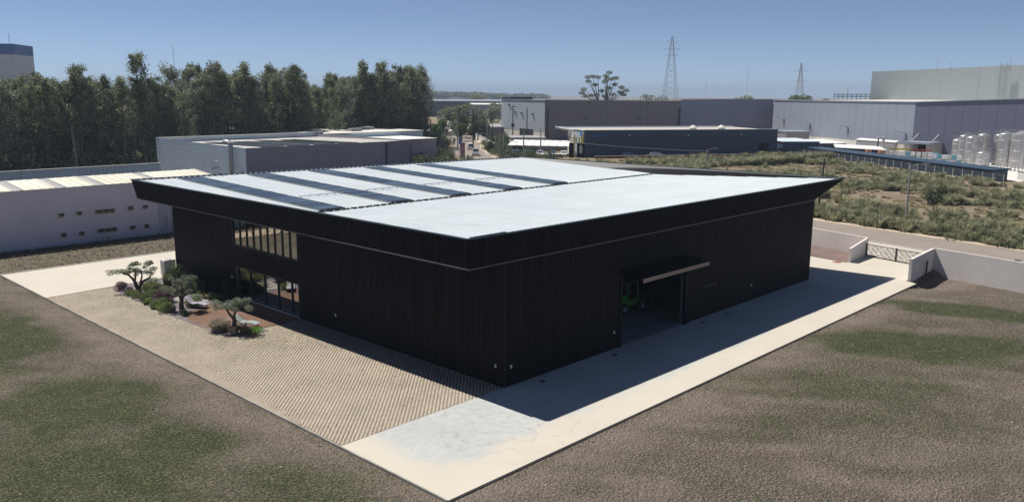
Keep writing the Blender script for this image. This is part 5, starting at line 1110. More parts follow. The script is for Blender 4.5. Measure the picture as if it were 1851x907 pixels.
totes('%s white liquid tote from the left, in the row before the beige base wall', 9, Vector((184.5, 45.0)), Vector((.25, -1.25)).normalized()*1.25, 'liquid totes before the base wall', ['whitec', 'whitec', 'offwhite', 'whitec', 'teal'])
totes('%s blue or white liquid tote from the left, in the row beside the dark doorway', 6, Vector((181.0, 33.8)), Vector((-.3, -1.2)).normalized()*1.2, 'liquid totes beside the doorway', ['teal', 'whitec', 'teal', 'whitec', 'offwhite'])
rk = thing('yellow_rack', 'yellow and red rail rack above the row of white totes', 'rack', (186.6, 46.0, 0)); 
MB().beam((0, 0, 2.7), (1.0, -4.5, 2.7), .2, .35).build('yellow_beam', M['yellow'], rk); MB().beam((1.0, -4.6, 2.6), (2.0, -9, 2.6), .2, .25).build('red_beam', M['red'], rk)
for q in range(6): MB().beam((q*.4, -q*1.8, 0), (q*.4, -q*1.8, 2.9), .15, .15).build('rack_post', M['red'] if q > 2 else M['yellow'], rk)
# steel tanks
def tank(label, x, y, r, h, cone=True):
    t = thing('steel_tank', label, 'tank', (x, y, 0), 0, 'stainless tanks in the factory yard')
    MB().lathe([(r*.96, 0), (r, .1), (r, h), (r*.96, h+.06), (r*.2, h+(r*.35 if cone else .2)), (0, h+(r*.36 if cone else .22))], n=28).build('shell', M['steel'], t, False)
    for z in np.linspace(h*.2, h*.8, 3): MB().lathe([(r+.005, z), (r+.04, z+.03), (r+.04, z+.1), (r+.005, z+.13)], n=28).build('band', M['galv'], t)
    rl = MB()
    for q in range(10):
        a_ = q*.628; rl.beam((r*.9*math.cos(a_), r*.9*math.sin(a_), h), (r*.9*math.cos(a_), r*.9*math.sin(a_), h+.9), .05, .05); b_ = a_+.628
        rl.beam((r*.9*math.cos(a_), r*.9*math.sin(a_), h+.9), (r*.9*math.cos(b_), r*.9*math.sin(b_), h+.9), .05, .05)
    rl.build('railing', M['galv'], t)
    MB().tube([(-r*.6-.3, -r*.8-.25, 0), (-r*.6-.3, -r*.8-.25, h*.9)], .07, 6).build('pipe', M['galv'], t)
TK = [(190.6, 31.6, 1.25, 5.3, 'stainless tank with domed top, leftmost of the group'), (184.9, 28.6, 1.25, 6.6, 'slim stainless tank, second from the left'), (181.2, 25.9, 1.45, 6.5, 'tall bright stainless tank, third from the left in front'), (187.5, 25.4, 1.3, 6.9, 'tall stainless tank standing just behind the third one'),
      (176.6, 22.3, 1.35, 3.4, 'short squat stainless tank at the front of the group'), (189.0, 22.0, 1.5, 6.9, 'tall stainless tank in the back row middle'), (184.5, 20.0, 1.5, 7.4, 'tall stainless tank right of the centre'), (182.5, 16.2, 2.3, 7.5, 'largest wide stainless tank on the right of the group'), (178, 10.5, 1.8, 6.8, 'stainless tank cut by the right edge of view')]
for x, y, r_, h_, lb in TK: tank(lb, x, y, r_, h_)
pr = thing('pipe_manifold', 'low pipe manifold with pumps in front of the largest tank', 'pipework', (173.5, 18.6, .02)); m_ = MB()
for q in range(8): m_.tube([(-q*.25, -q*.75, 0), (-q*.25, -q*.75, 1.4)], .08, 6); m_.box(-q*.25-.2, -q*.25+.2, -q*.75-.2, -q*.75+.2, .0, .4)
m_.build('pumps', M['galv'], pr)
for z in (.9, 1.4, 1.7): MB().beam((.3, 1.2, z), (-2.3, -6.5, z), .12, .12).build('header_pipe', M['alu'], pr)
lamp_post('thin tall steel lamp post at the right edge before the tanks', (158.5, 10.5, 0), 9.0, R(135), arm=1.4, dbl=False, r=.12, mat='galv')
# white van partly visible at the right edge
tk = thing('white_tank_trailer', 'white rounded container at the right edge beyond the fence', 'container', (147.5, 6.3, 0), R(40)); MB().box(-3, 3, -1.2, 1.2, .3, 1.9).build('body', M['white'], tk); MB().box(-3.1, 3.1, -1.3, 1.3, 1.91, 2.05).build('cover', M['offwhite'], tk)

# ------------------------------------------------------------------ vehicles
def vehicle(name, label, loc, rz, mat, van=False, group=None, cat='car'):
    t = thing(name, label, cat, loc, rz, group); L_, Wd = (4.3, 1.75)
    sec = [(-2.15, .35), (-2.15, .95), (-2.05, 1.05 if not van else 1.1), (-1.75, 1.72 if van else 1.42), (-.2, 1.85 if van else 1.48), (.55, 1.72 if van else 1.42), (1.15, 1.02), (2.0, .88), (2.15, .7), (2.15, .35)]
    def body(s0, w_): pass
    b_ = MB(); n = len(sec); V_ = []
    for sy in (-1, 1):
        for x, z in sec: inset = 1 if z < 1.1 else .86; V_.append((x, sy*Wd/2*inset, z))
    b_.add(V_, [tuple(range(n-1, -1, -1)) if 0 else tuple(range(n)), tuple(range(2*n-1, n-1, -1))]+[(q, q+n, (q+1) % n+n, (q+1) % n) for q in range(n)]); b_.build('body', mat, t)
    top = 1.72 if van else 1.42; w2 = MB(); w2.add([(.62, -.66, top-.08), (1.12, -.72, 1.06), (1.12, .72, 1.06), (.62, .66, top-.08)], [(0, 1, 2, 3)])
    for q in range(4): w2.v[q] = (w2.v[q][0]+.03, w2.v[q][1], w2.v[q][2]+.02)
    w2.add([(-2.07, -.66, 1.12), (-1.8, -.6, top-.1), (-1.8, .6, top-.1), (-2.07, .66, 1.12)], [(0, 1, 2, 3)]); 
    for q in range(4, 8): w2.v[q] = (w2.v[q][0]-.03, w2.v[q][1], w2.v[q][2])
    ws2 = MB(); ws2.add(w2.v[4:8], [(0, 1, 2, 3)]); w2.v = w2.v[:4]; w2.f = w2.f[:1]; w2.m = w2.m[:1]; w2.build('windscreen', M['carglass'], t); ws2.build('rear_window', M['carglass'], t)
    for sy in (-1, 1): sw = MB(); yy = sy*(Wd/2*.93); sw.add([(-1.6, yy, 1.08), (.95, yy, 1.08), (.45, sy*Wd/2*.865+sy*.01, top-.1), (-1.5, sy*Wd/2*.865+sy*.01, top-.1)], [(0, 1, 2, 3)]); sw.build('side_window', M['carglass'], t)
    for sx in (-1.35, 1.35):
        for sy in (-.8, .8): o = MB().lathe([(0, -.1), (.31, -.1), (.33, 0), (.31, .1), (0, .1)], n=14).build('wheel', M['tyre'], t); o.location = (sx, sy, .33); o.rotation_euler = (R(90), 0, 0)
    for sy in (-.6, .6): MB().box(2.151, 2.18, sy-.2, sy+.2, .62, .78).build('headlight', M['alu'], t); MB().box(-2.18, -2.151, sy-.15, sy+.15, .7, .95).build('tail_light', M['red'], t)
    return t
silver = pm('silver_paint', (.55, .56, .57), .3, .5, coat=.4); whp = pm('white_car_paint', (.7, .7, .69), .35, coat=.4); bluep = pm('grey_blue_paint', (.12, .18, .26), .3, .3, coat=.4)
vehicle('parked_car', 'white small van on the far road facing the camera', (118.3, 125.6, 0), R(228), silver, True)
vehicle('parked_car', 'white pickup on the far road just ahead of the van, seen from behind', (133.5, 143.5, 0), R(48), whp, True)
for q, (x, y) in enumerate(((125.6, 118.3), (127.2, 115.4), (128.8, 112.6), (130.4, 109.8), (132.0, 107.3), (134.0, 105.2))):
    vehicle('parked_car', ['leftmost', 'second', 'third', 'fourth', 'fifth', 'rightmost'][q]+' blue grey car parked under the white canopy', (x, y, 0), R(218), [bluep, bluep, silver, bluep, whp, bluep][q], False, 'cars parked under the canopy')
vehicle('parked_car', 'silver hatchback parked in front of the navy hall', (146.5, 89.0, 0), R(-32), silver)
vehicle('parked_car', 'dark blue car in shade in front of the navy hall', (140.5, 93.2, 0), R(-32), bluep)

# canopy over the parking
cn = thing('parking_canopy', 'white striped fabric canopy over the row of parked cars', 'canopy', (0, 0, 0))
c0 = Vector((127.0, 122.5, 0)); c1 = Vector((136.8, 105.8, 0)); cd = (c1-c0); cv = Vector((-cd.y, cd.x, 0)).normalized(); cv = cv if cv.dot(Vector((1, 1, 0))) > 0 else -cv
for q in range(9):
    a_ = c0+cd*(q/9); b_ = c0+cd*((q+.93)/9); MB().prism([tuple(a_[:2]), tuple(b_[:2]), tuple((b_+cv*8)[:2]), tuple((a_+cv*8)[:2])], [2.35, 2.35, 3.35, 3.35], [2.5, 2.4, 3.45, 3.5]).build('fabric_panel', M['white'], cn)
for q in range(6): p_ = c0+cd*(q/5)+cv*.4; MB().beam((p_.x, p_.y, 0), (p_.x, p_.y, 2.3), .12, .12).build('post', M['galv'], cn)
kiosk = thing('kiosk', 'low orange brick kiosk with white roof in front of the parked cars', 'kiosk', (127.2, 107.6, 0), R(-42)); MB().box(-2.2, 2.2, -1, 1, 0, .75).build('wall', M['terracotta'], kiosk); MB().box(-2.4, 2.4, -1.2, 1.2, .76, .95).build('roof', M['white'], kiosk)

# long grey wall / boundary and low buildings around the road
def lowwall(label, a, b, h, m, th=.3, name='boundary_wall'):
    t = thing(name, label, 'wall', (a[0], a[1], 0)); MB().beam((0, 0, h/2), (b[0]-a[0], b[1]-a[1], h/2), th, h).build('wall_panel', M[m], t); MB().beam((0, 0, h+.05), (b[0]-a[0], b[1]-a[1], h+.05), th+.12, .1).build('coping', M['greysheet'], t); return t
lowwall('grey boundary wall at the hedge left of the road', (93, 128), (126, 148.5), 1.5, 'cmauve'); lowwall('pale wall along the right side of the far road', (137.5, 138), (176, 186), 1.8, 'offwhite')
lowwall('dark grey wall behind the parking canopy', (141, 128), (165, 106), 2.6, 'greysheet'); lowwall('long brown fence wall closing the waste ground before the navy hall', (131, 96.5), (176, 69.3), .7, 'terracotta')
lw = thing('gatehouse', 'low pale flat roofed gatehouse beside the tall utility poles', 'building', (0, 0, 0)); MB().prism([(141, 134), (148, 128), (156, 137), (149, 143)], 0, 3.2).build('wall', M['offwhite'], lw); MB().prism([(140.5, 134), (148, 127.4), (156.6, 137), (149, 143.6)], 3.21, 3.5).build('roof', M['greysheet'], lw); MB().prism([(141.3, 133.6), (145, 130.4), (145.1, 130.5), (141.4, 133.7)], .1, 2.6).build('dark_opening', M['black'], lw)
for q in range(1): lw.children[2].location = (-.15, -.15, 0)
struct('side_road', MB().prism([(70, 122), (98, 122), (118, 131), (113, 140), (92, 131), (60, 131)], -.04, .012), M['asphalt'])
# hedges near the left of road
for lb, x, y, r_, h_, m_ in (('bright green hedge bush at the end of the tree grove, larger one', 121, 153, 5.2, 6.5, 'hedge'), ('bright green bush in front of the larger hedge bush', 112, 145, 3.6, 3.2, 'hedge'), ('dark green bush beside the concrete pole left of the road', 126.5, 151.5, 3.0, 4.6, 'weed'),
    ('round dark bush right of the white vehicles', 129.5, 131.5, 2.0, 3.0, 'weed'), ('dark green bush between the utility poles and the canopy', 131.5, 123.5, 2.2, 3.4, 'weed'), ('low dark hedge along the grey boundary wall', 108, 140, 3.2, 1.9, 'dshrub')):
    shrub('bush', lb, (x, y, 0), r_*.62, h_, m_, leaf=.5, n=1500, cat='bush')

T = []
for q in range(420):
    u = random.random(); i_ = 5+u*3.99; a_ = int(i_); p = Vector(FAR[a_]).lerp(Vector(FAR[a_+1]), i_-a_); d_ = (Vector(FAR[a_+1])-Vector(FAR[a_])).normalized(); nn_ = Vector((d_.y, -d_.x)); off = random.choice((random.uniform(1.5, 13), random.uniform(-24, -10)))
    x, y = p.x+nn_.x*off, p.y+nn_.y*off; T.append((random.randrange(4), x, y, -.1, random.random()*6.28, random.uniform(.8, 2.6), random.uniform(.6, 2.6)))
V, F, t = join_instances(bt, T); tag(link('roadside_scrub', fastmesh('roadside_scrub', V, F, [M['weed']], tone=t)), 'low scrub growing on both verges of the far road', kind='stuff')
# sign and flags
sg = thing('roadside_sign', 'grey pylon sign with two red marks beside the road', 'sign', (109.4, 121.0, 0), R(-44)); MB().box(-.62, .62, -.15, .15, 0, 3.9).build('sign_panel', pm('sign_grey', (.33, .31, .31), .6), sg)
def redmark(z, bars):
    m_ = MB()
    for x0, x1, z0, z1 in bars: m_.box(x0, x1, -.18, -.151, z+z0, z+z1)
    m_.build('red_mark', M['red'], sg)
redmark(2.75, [(-.35, .35, .5, .62), (-.35, -.2, .3, .5), (-.35, .35, .2, .32), (.2, .35, .02, .2), (-.35, .35, -.08, .04)]); redmark(1.2, [(-.35, .35, .0, .12), (-.35, -.22, .12, .6), (.22, .35, .12, .6), (-.12, .12, .25, .7), (-.35, .35, .62, .72)])
for q, (x, y, c_, lb) in enumerate(((106.6, 121.4, 'white', 'flagpole with limp white and red flag left of the pylon sign'), (107.8, 120.6, 'blue', 'flagpole with small dark blue flag beside the white one'))):
    fp = thing('flagpole', lb, 'flagpole', (x, y, 0)); MB().tube([(0, 0, 0), (0, 0, 5.4)], .05, 6).build('pole', M['galv'], fp)
    f_ = MB(); N = 6
    for i_ in range(N+1):
        a_ = i_/N; f_.v += [(.06+a_*.42, -.06-a_*.42+.06*math.sin(a_*9), 5.3-a_*.5), (.06+a_*.3, -.06-a_*.3+.06*math.sin(a_*9+1), 3.6-a_*.2)]
    f_.v += [(p[0]+.02, p[1]+.02, p[2]) for p in f_.v]
    K = 2*(N+1); f_.f = [(2*i_, 2*i_+1, 2*i_+3, 2*i_+2) for i_ in range(N)]+[(K+2*i_+2, K+2*i_+3, K+2*i_+1, K+2*i_) for i_ in range(N)]; f_.m = [0]*(2*N); f_.build('flag', M[c_], fp)
    if q == 0: MB().box(.1, .4, -.42, -.12, 4.3, 4.7).build('red_band', M['red'], fp)
# utility poles
PO = [(157.9, 150.1, 12.3, 'polew', 'tall dark utility pole with crossarms before the grey hall end', 2), (153.2, 139.8, 11.8, 'polew', 'tall dark plain pole right of the crossarm pole', 0), (122.0, 112.1, 6.6, 'polec', 'concrete pole in front of the parking canopy, left one', 0), (129.4, 113.0, 6.9, 'polec', 'concrete pole in front of the parking canopy, right one', 0),
      (120.2, 118.8, 6.0, 'polec', 'pale concrete pole, left of the close pair by the dark bush', 0), (123.7, 120.8, 5.9, 'polec', 'pale concrete pole with small lamp, right of the close pair', 1), (137.2, 140.6, 8.6, 'polec', 'grey pole with stay wires at the right side of the far road', 0), (153.1, 154.3, 6.3, 'polew', 'short dark pole behind the grey pole with stays', 0),
      (130.6, 152.9, 8.5, 'polec', 'slim concrete pole rising from the green bushes', 1), (127.5, 142.5, 9.6, 'polec', 'thick concrete pole left of the flags', 0), (129.8, 138.6, 9.4, 'polew', 'dark pole close behind the flags', 2), (152.8, 170.1, 7.6, 'polec', 'far slim pole beyond the road bend', 0), (133.3, 160.7, 8.2, 'polec', 'thin pole at the right edge of the tree grove', 0)]
for x, y, h_, m_, lb, k_ in PO:
    t = thing('utility_pole', lb, 'utility pole', (x, y, 0)); MB().tube([(0, 0, 0), (0, 0, h_)], [.2, .13], 7).build('post', M[m_], t)
    if k_ == 2:
        for z, s_ in ((h_-.6, 1.3), (h_-1.5, .7), (h_-3.0, .8)): MB().beam((-s_*.7, s_*.7, z), (s_*.7, -s_*.7, z), .12, .14).build('crossarm', M['dark'], t)
        MB().box(-.35, .35, -.35, .35, h_*.45, h_*.45+1.1).build('transformer', M['dark'], t)
    if k_ == 1: MB().beam((0, 0, h_-.1), (.8, -.8, h_+.1), .1, .1).build('lamp_arm', M['galv'], t)
def cable(label, a, b, sag, r=.02):
    pts = [Vector(a).lerp(Vector(b), q/12)-Vector((0, 0, sag*4*(q/12)*(1-q/12))) for q in range(13)]; o = MB().tube(pts, r, 4).build('overhead_cable', M['dark']); tag(o, label, 'cable')
cable('sagging cable crossing in front of the navy hall to the short lamp post', (123.7, 120.8, 5.6), (130.9, 65.3, 3.6), .7); cable('long cable over the waste ground from the short lamp post to the tall one', (130.9, 65.3, 3.6), (77.9, 5.4, 6.9), 1.2); cable('cable between the tall dark pole and the parking poles', (157.9, 150.1, 11.6), (129.4, 113, 6.7), 1.0)
cable('cable between the thick concrete pole and the grove edge', (127.5, 142.5, 9.2), (130.6, 152.9, 8.1), .4)

# ------------------------------------------------------------------ eucalyptus grove
def euc_variant(seed, h, dense):
    random.seed(seed); t = MB(); cs = []; rs = []
    lean = Vector((random.uniform(-.7, .7), random.uniform(-.7, .7), 0)); base = []
    for q in range(7): z = h*.95*q/6; base.append(Vector((lean.x*(q/6)**2+random.uniform(-.18, .18), lean.y*(q/6)**2+random.uniform(-.18, .18), z)))
    t.tube(base, [.24*(1-q/7.5) for q in range(7)], 6)
    n = 46 if dense else 34; lo = .10 if dense else .32; gap = random.uniform(.55, .8)
    for q in range(n):
        f_ = lo+(.97-lo)*(q+random.random()*.9)/n
        if not dense and abs(f_-gap) < .035: continue
        z = h*f_; i_ = min(int(f_/.95*6), 5); c0_ = base[i_].lerp(base[i_+1], min(1, f_/.95*6-i_))
        a_ = q*2.4+random.random()*1.4; env = math.sin(math.pi*min(1, (1.05-f_)/.95+.03))**.55; rr = (.5+1.7*random.random())*env*(1.1 if dense else .85); tip = c0_+Vector((math.cos(a_)*rr, math.sin(a_)*rr, random.uniform(.2, 1.2)))
        t.tube([c0_-Vector((0, 0, .6)), tip], [.06, .02], 4); s_ = random.uniform(.38, .85)*(.7+.5*env); cs.append(tuple(tip)); rs.append((s_, s_, s_*random.uniform(.8, 1.3)))
    for k_ in range(3): cs.append((base[-1].x+random.uniform(-.5, .5), base[-1].y+random.uniform(-.5, .5), h-.2-.6*k_)); rs.append((.5, .5, .65))
    C = np.concatenate([np.array(c_)+np.clip(rng.normal(size=(125, 3)), -2.1, 2.1)*np.array(r_)*.58+np.array([0, 0, .12])*rng.normal(size=(125, 1)) for c_, r_ in zip(cs, rs)])
    return t, leafmesh('crown', C, .34, M['eucw'] if seed % 4 == 0 else M['euc'], droop=.8, aspect=.45)
variants = []
for q in range(10):
    tm, cm = euc_variant(100+q, 18.0, q % 2 == 0); o = tm.build('trunk', M['ebark'], None); variants.append((o.data, cm)); bpy.data.objects.remove(o)
random.seed(5)
def topz(x):  # grove height along x as seen against the sky
    return (15.8 if x < 24 else 18.4)+1.2*math.sin(x*.11)+.9*math.sin(x*.31+1)+(2.3 if 58 < x else 0)*.6
rows = [(150, 2.5, 'front'), (154.5, 2.6, 'second'), (160, 3.0, 'middle'), (167, 3.4, 'back')]
cnt = 0
for y0, st, rn in rows:
    x = -6+(y0-150)*.6; rk_ = 0
    while x < 126+(y0-150)*.75:
        xx = x+random.uniform(-1, 1); yy = y0+random.uniform(-1.8, 1.8)+(4 if xx > 100 else 0); h_ = topz(xx)*random.choice((random.uniform(.84, 1.0), random.uniform(.92, 1.08)))
        if 86 < xx < 99 and rn in ('front', 'second') and random.random() < .55: x += st; continue
        if 64 < xx < 84 and rn == 'front' and random.random() < .3: x += st; continue
        v = variants[random.randrange(10)] if xx < 100 else variants[2*random.randrange(5)]
        side = 'left third' if xx < 38 else ('middle' if xx < 85 else 'right end')
        rk_ += 1; t = thing('eucalyptus_tree', f'grey green eucalyptus standing {ordinal(rk_)} from the left in the {rn} row of the grove', 'tree', (xx, yy, 0), random.random()*6.28, 'eucalyptus trees in the grove')
        s_ = h_/18.; t.scale = (s_*random.uniform(.95, 1.25), s_*random.uniform(.95, 1.25), s_); link('trunk', v[0], t); link('crown', v[1], t); cnt += 1; x += st*random.uniform(.8, 1.25)
# emergent trees that break the skyline
for xx, yy, h_, v, lb in ((43.5, 150, 23.2, 1, 'tallest thin eucalyptus breaking the skyline in the left part of the grove'), (30.5, 149, 20.6, 3, 'eucalyptus with a domed top left of the tallest thin one'), (68, 151, 22.0, 5, 'tall open eucalyptus near the middle of the grove'), (104.5, 154, 23.6, 7, 'tall open topped eucalyptus near the right end of the grove'), (112, 156, 23.6, 1, 'slender high eucalyptus close to the right end of the grove'), (119.5, 158, 22.6, 2, 'dense eucalyptus forming the right edge of the grove'), (122.5, 160, 20.4, 4, 'bushy eucalyptus at the very right edge of the grove')):
    t = thing('eucalyptus_tree', lb, 'tree', (xx, yy, 0), random.random()*6, 'eucalyptus trees in the grove'); s_ = h_/18.; t.scale = (s_*1.05, s_*1.05, s_); link('trunk', variants[v][0], t); link('crown', variants[v][1], t)
# undergrowth of the grove
x = rng.uniform(0, 124, 900); y = 147+rng.random(900)*14; T = [(random.randrange(4), x[q], y[q], 0, random.random()*6.28, random.uniform(1.5, 3), random.uniform(2, 4.5)) for q in range(900)]
V, F, t = join_instances([raw(leafmesh('l', clumps([(0, 0, .5), (.4, .2, .4), (-.4, .1, .45)], [(.6, .6, .5)]*3, 40), .3, M['euc'])) for _ in range(4)], T)
tag(link('undergrowth', fastmesh('undergrowth', V, F, [M['euc']], tone=t)), 'dark undergrowth thicket at the foot of the grove', kind='stuff')
# pale sheds glimpsed behind and beside the grove
for lb, x0, x1, y0, y1, h_ in (('long white roofed shed glimpsed behind the left of the grove', 10, 60, 176, 190, 7.2), ('pale grey hall glimpsed between trunks right of the grove middle', 88, 124, 186, 200, 14.5), ('white roofed shed glimpsed low behind the grove middle', 64, 84, 178, 186, 6.5)):
    t = thing('background_shed', lb, 'building', (0, 0, 0)); MB().box(x0, x1, y0, y1, 0, h_-.6).build('wall', M['egrey'], t); MB().prism([(x0-.5, y0-.5), (x1+.5, y0-.5), (x1+.5, y1+.5), (x0-.5, y1+.5)], h_-.59, [h_-.3, h_-.3, h_, h_]).build('roof', M['white'], t)
t = thing('background_shed', 'white roofed green walled shed at the far left edge below the trees', 'building', (0, 0, 0)); MB().box(-2, 22, 158, 164, 0, 4.4).build('wall', pm('green_shed', (.05, .16, .04), .7), t); MB().box(-2.4, 22.5, 157.5, 164.5, 4.41, 6.6).build('roof', M['white'], t)
op = thing('utility_pole', 'slim tan wooden pole standing in front of the grove on the left', 'utility pole', (26.5, 140, 0)); MB().tube([(0, 0, 0), (-.3, .3, 9.2)], [.22, .16], 7).build('post', pm('tan_pole', (.22, .17, .12), .9), op)
# tower with blue sign
tw = thing('tower_block', 'tall pale tower with blue sign band at the far left edge', 'tower', (0, 0, 0))
ta = Vector((30.0, 258.5)); tb_ = Vector((47.6, 245.2)); tn = Vector((.6, .8))
MB().prism([tuple(ta), tuple(tb_), tuple(tb_+tn*14), tuple(ta+tn*14)], 0, 26.1).build('wall', pm('tower_grey', (.72, .74, .72), .8), tw)
MB().prism([tuple(ta-tn*.1), tuple(tb_-tn*.1+Vector((-.05, 0))), tuple(tb_+tn*14.1), tuple(ta+tn*14.1)], 26.11, 29.1).build('sign_band', pm('sign_blue', (.14, .24, .42), .6), tw)
tu = (tb_-ta).normalized()
for z, s0, n_ in ((28.1, 11.5, 14), (27.5, 13.6, 10), (26.8, 12.2, 12)): lettering(tw, ta+tu*s0-tn*.25, tu, z, n_, .38, M['whitec'], int(z*10))
MB().beam((47.0, 246.5, 29.1), (47.0, 246.5, 32), .1, .1).build('antenna', M['galv'], tw); random.seed(9)

# solitary stone-pine like tree behind the taupe hall
sp = thing('solitary_tree', 'large open crowned tree standing alone above the taupe hall roof', 'tree', (236.6, 175.6, 0)); t = MB(); cs = []; rs = []
def s2(s, z, dd_=0): return (s*.69+dd_*.72, -s*.72+dd_*.69, z)
pads = [(-7.8, 17.6), (-8.6, 16.2), (-6.2, 20.6), (-4.2, 22.6), (-6.6, 22.2), (-2.2, 22.2), (-3.2, 19.4), (-5.0, 15.2), (1.0, 22.8), (2.2, 24.2), (0.2, 20.6), (3.2, 21.6), (5.2, 22.0), (4.6, 19.6), (7.4, 18.4), (8.8, 17.2), (6.6, 16.4), (2.0, 18.2), (-.6, 17.0), (4.2, 15.6), (-2.4, 15.4), (.8, 15.0), (8.0, 15.6), (-7.2, 15.0), (1.4, 21.6)]
for s_, z in pads:
    d_ = random.uniform(-3, 3); c_ = s2(s_, z, d_); side_ = -1.8 if s_ < -.8 else 1.4; cs.append(c_); rs.append((1.35, 1.35, .75)); t.tube([s2(side_, 9), s2(side_*.6+s_*.35, (9+z)/2+.8, d_*.4), c_], [.28, .16, .05], 5)
t.tube([s2(0, 0), s2(-.5, 6), s2(-1.8, 9)], [.7, .5, .3], 8); t.tube([s2(-.2, 4), s2(.6, 7), s2(1.4, 9)], [.5, .4, .3], 8)
t.build('trunk', M['bark'], sp); link('crown', leafmesh('crown', clumps(cs, rs, 130, .3), .55, M['euc'], aspect=.5), sp)

# mid distance greenery beyond the road
MT = [(186, 232, 11, 5.5, 'eucw', 'pale round tree beyond the road, furthest left'), (196, 222, 13.5, 5, 'euc', 'taller dark round tree beyond the road'), (172, 190, 10.5, 4.3, 'weed', 'dark dense round tree at the road bend'), (178, 196, 12.5, 3.8, 'euc', 'dark tree touching the dense one at the road bend'), (206, 218, 13, 5.5, 'euc', 'broad tree left of the scrap yard'), (214, 216, 12.5, 5, 'eucw', 'grey green tree above the scrap yard'), (222, 212, 12.5, 4.5, 'eucw', 'grey green tree nearest the grey hall'), (168, 178, 7, 3.2, 'weed', 'low bush right of the road bend'), (160, 176, 6, 3, 'hedge', 'low yellow green bush left of the road bend'), (181, 187, 6.2, 3.0, 'weed', 'low dark bush below the scrap yard'), (150, 176, 8, 3, 'hedge', 'green sapling at the grove end')]
for x, y, h_, r_, m_, lb in MT: leafy_tree('round_tree', lb, (x, y, 0), h_, r_, 1500, .7, m_, .3, cz=.52)
# scrap yard heaps and parked trucks
tx = MB(); random.seed(21)
for q in range(420):
    u = random.random(); x = 176+u*50+random.uniform(-6, 6); y = 222-u*26+random.uniform(-14, 10); h_ = random.uniform(.3, 3.2)*(.5+random.random()); w_ = random.uniform(.5, 2.4); a_ = random.random()*3
    tx.beam((x, y, h_*.5), (x+w_*math.cos(a_), y+w_*math.sin(a_), h_*.5+random.uniform(0, 1)), w_*.7, h_, random.choice((0, 0, 1, 2, 3)))
tag(tx.build('scrap_heap', [M['greysheet'], M['bark'], M['offwhite'], M['cmauve']]), 'jumbled scrap and stored goods beyond the road', kind='stuff')
WT = [(150, 196), (158, 206), (166, 214), (150, 212), (174, 226), (160, 222), (142, 200), (168, 236), (180, 238)]
for q, (x, y) in enumerate(WT):
    t = thing('parked_truck', ['leftmost', 'second', 'third', 'fourth', 'fifth', 'sixth', 'seventh', 'eighth', 'ninth'][q]+' white box truck in the yard beyond the road', 'truck', (x, y, 0), R(20+q*31), 'box trucks in the far yard'); MB().box(-3.4, 1.6, -1.2, 1.2, .7, 3.3).build('cargo_box', M['white'], t); MB().box(1.75, 3.4, -1.1, 1.1, .5, 2.5).build('cab', M['egrey'], t); MB().box(3.41, 3.44, -.9, .9, 1.4, 2.2).build('windscreen', M['carglass'], t)
    for sx in (-2.3, 2.5):
        for sy in (-1.05, 1.05): o = MB().lathe([(0, -.15), (.45, -.15), (.45, .15), (0, .15)], n=10).build('wheel', M['tyre'], t); o.location = (sx, sy, .45); o.rotation_euler.x = R(90)
# long pale wall and low buildings
for lb, poly, h_, wm_, rm_ in (('long low shed with pinkish roof before the far yard', [(150, 188), (172, 204), (166, 212), (144, 196)], 2.6, 'greysheet', 'offwhite'), ('long low dark building with pale roof right of the road end', [(186, 196), (214, 186), (218, 192), (190, 203)], 3.4, 'cmauve', 'greysheet'),
    ('grey blue warehouse with long pale roof on the horizon', [(330, 420), (398, 352), (430, 384), (362, 452)], 10.6, 'navy', 'egrey'), ('pale roofed hall on the horizon left of the taupe hall', [(420, 400), (520, 330), (580, 400), (480, 470)], 10.5, 'cgrey', 'egrey'), ('grey shed on the horizon beyond the dense tree', [(330, 350), (352, 330), (366, 346), (344, 366)], 9, 'egrey', 'white')):
    t = thing('background_building', lb, 'building', (0, 0, 0)); MB().prism(poly, 0, h_-.5).build('wall', M[wm_] if wm_ != 'navy' else pm('slate_wall', (.10, .125, .15), .7), t); cx = sum(p[0] for p in poly)/4; cy = sum(p[1] for p in poly)/4; MB().prism([(cx+(p[0]-cx)*1.03, cy+(p[1]-cy)*1.03) for p in poly], h_-.49, [h_, h_, h_+.6, h_+.6]).build('roof', M[rm_], t)

# pylons
def pylon(label, loc, h, w0, arms, rz):
    t = thing('pylon', label, 'pylon', loc, rz); leg_ = []
    def cpt(sx, sy, z): f_ = 1-z/h; ww = w0*(f_*.9+.06); return (sx*ww/2, sy*ww/2, z)
    for sx in (-1, 1):
        for sy in (-1, 1): MB().beam(cpt(sx, sy, 0), cpt(sx, sy, h), .17, .17).build('leg', M['galv'], t)
    br = MB(); n_ = 16; zs = [h*(1-(1-q/n_)**1.25) for q in range(n_+1)]
    for q in range(n_):
        for (ax, ay), (bx, by) in (((-1, -1), (1, -1)), ((1, -1), (1, 1)), ((1, 1), (-1, 1)), ((-1, 1), (-1, -1))):
            br.beam(cpt(ax, ay, zs[q]), cpt(bx, by, zs[q+1]), .07, .07); br.beam(cpt(bx, by, zs[q]), cpt(ax, ay, zs[q+1]), .07, .07)
    br.build('bracing', M['galv'], t)
    for z, a_ in arms: MB().beam((-a_, 0, z), (a_, 0, z), .11, .12).beam((-a_, 0, z), (0, 0, z+1.2), .06, .06).beam((a_, 0, z), (0, 0, z+1.2), .06, .06).build('crossarm', M['galv'], t)
    return t
pylon('tall lattice transmission pylon standing above the taupe hall', (362, 226, 0), 46.5, 10.5, ((43.5, 3.6), (40, 4.4), (36.5, 3.8)), R(-45)); pylon('smaller lattice pylon between the taupe hall and the light grey hall', (438, 187.5, 0), 34, 6.5, ((29.5, 4), (23.5, 5)), R(-45))
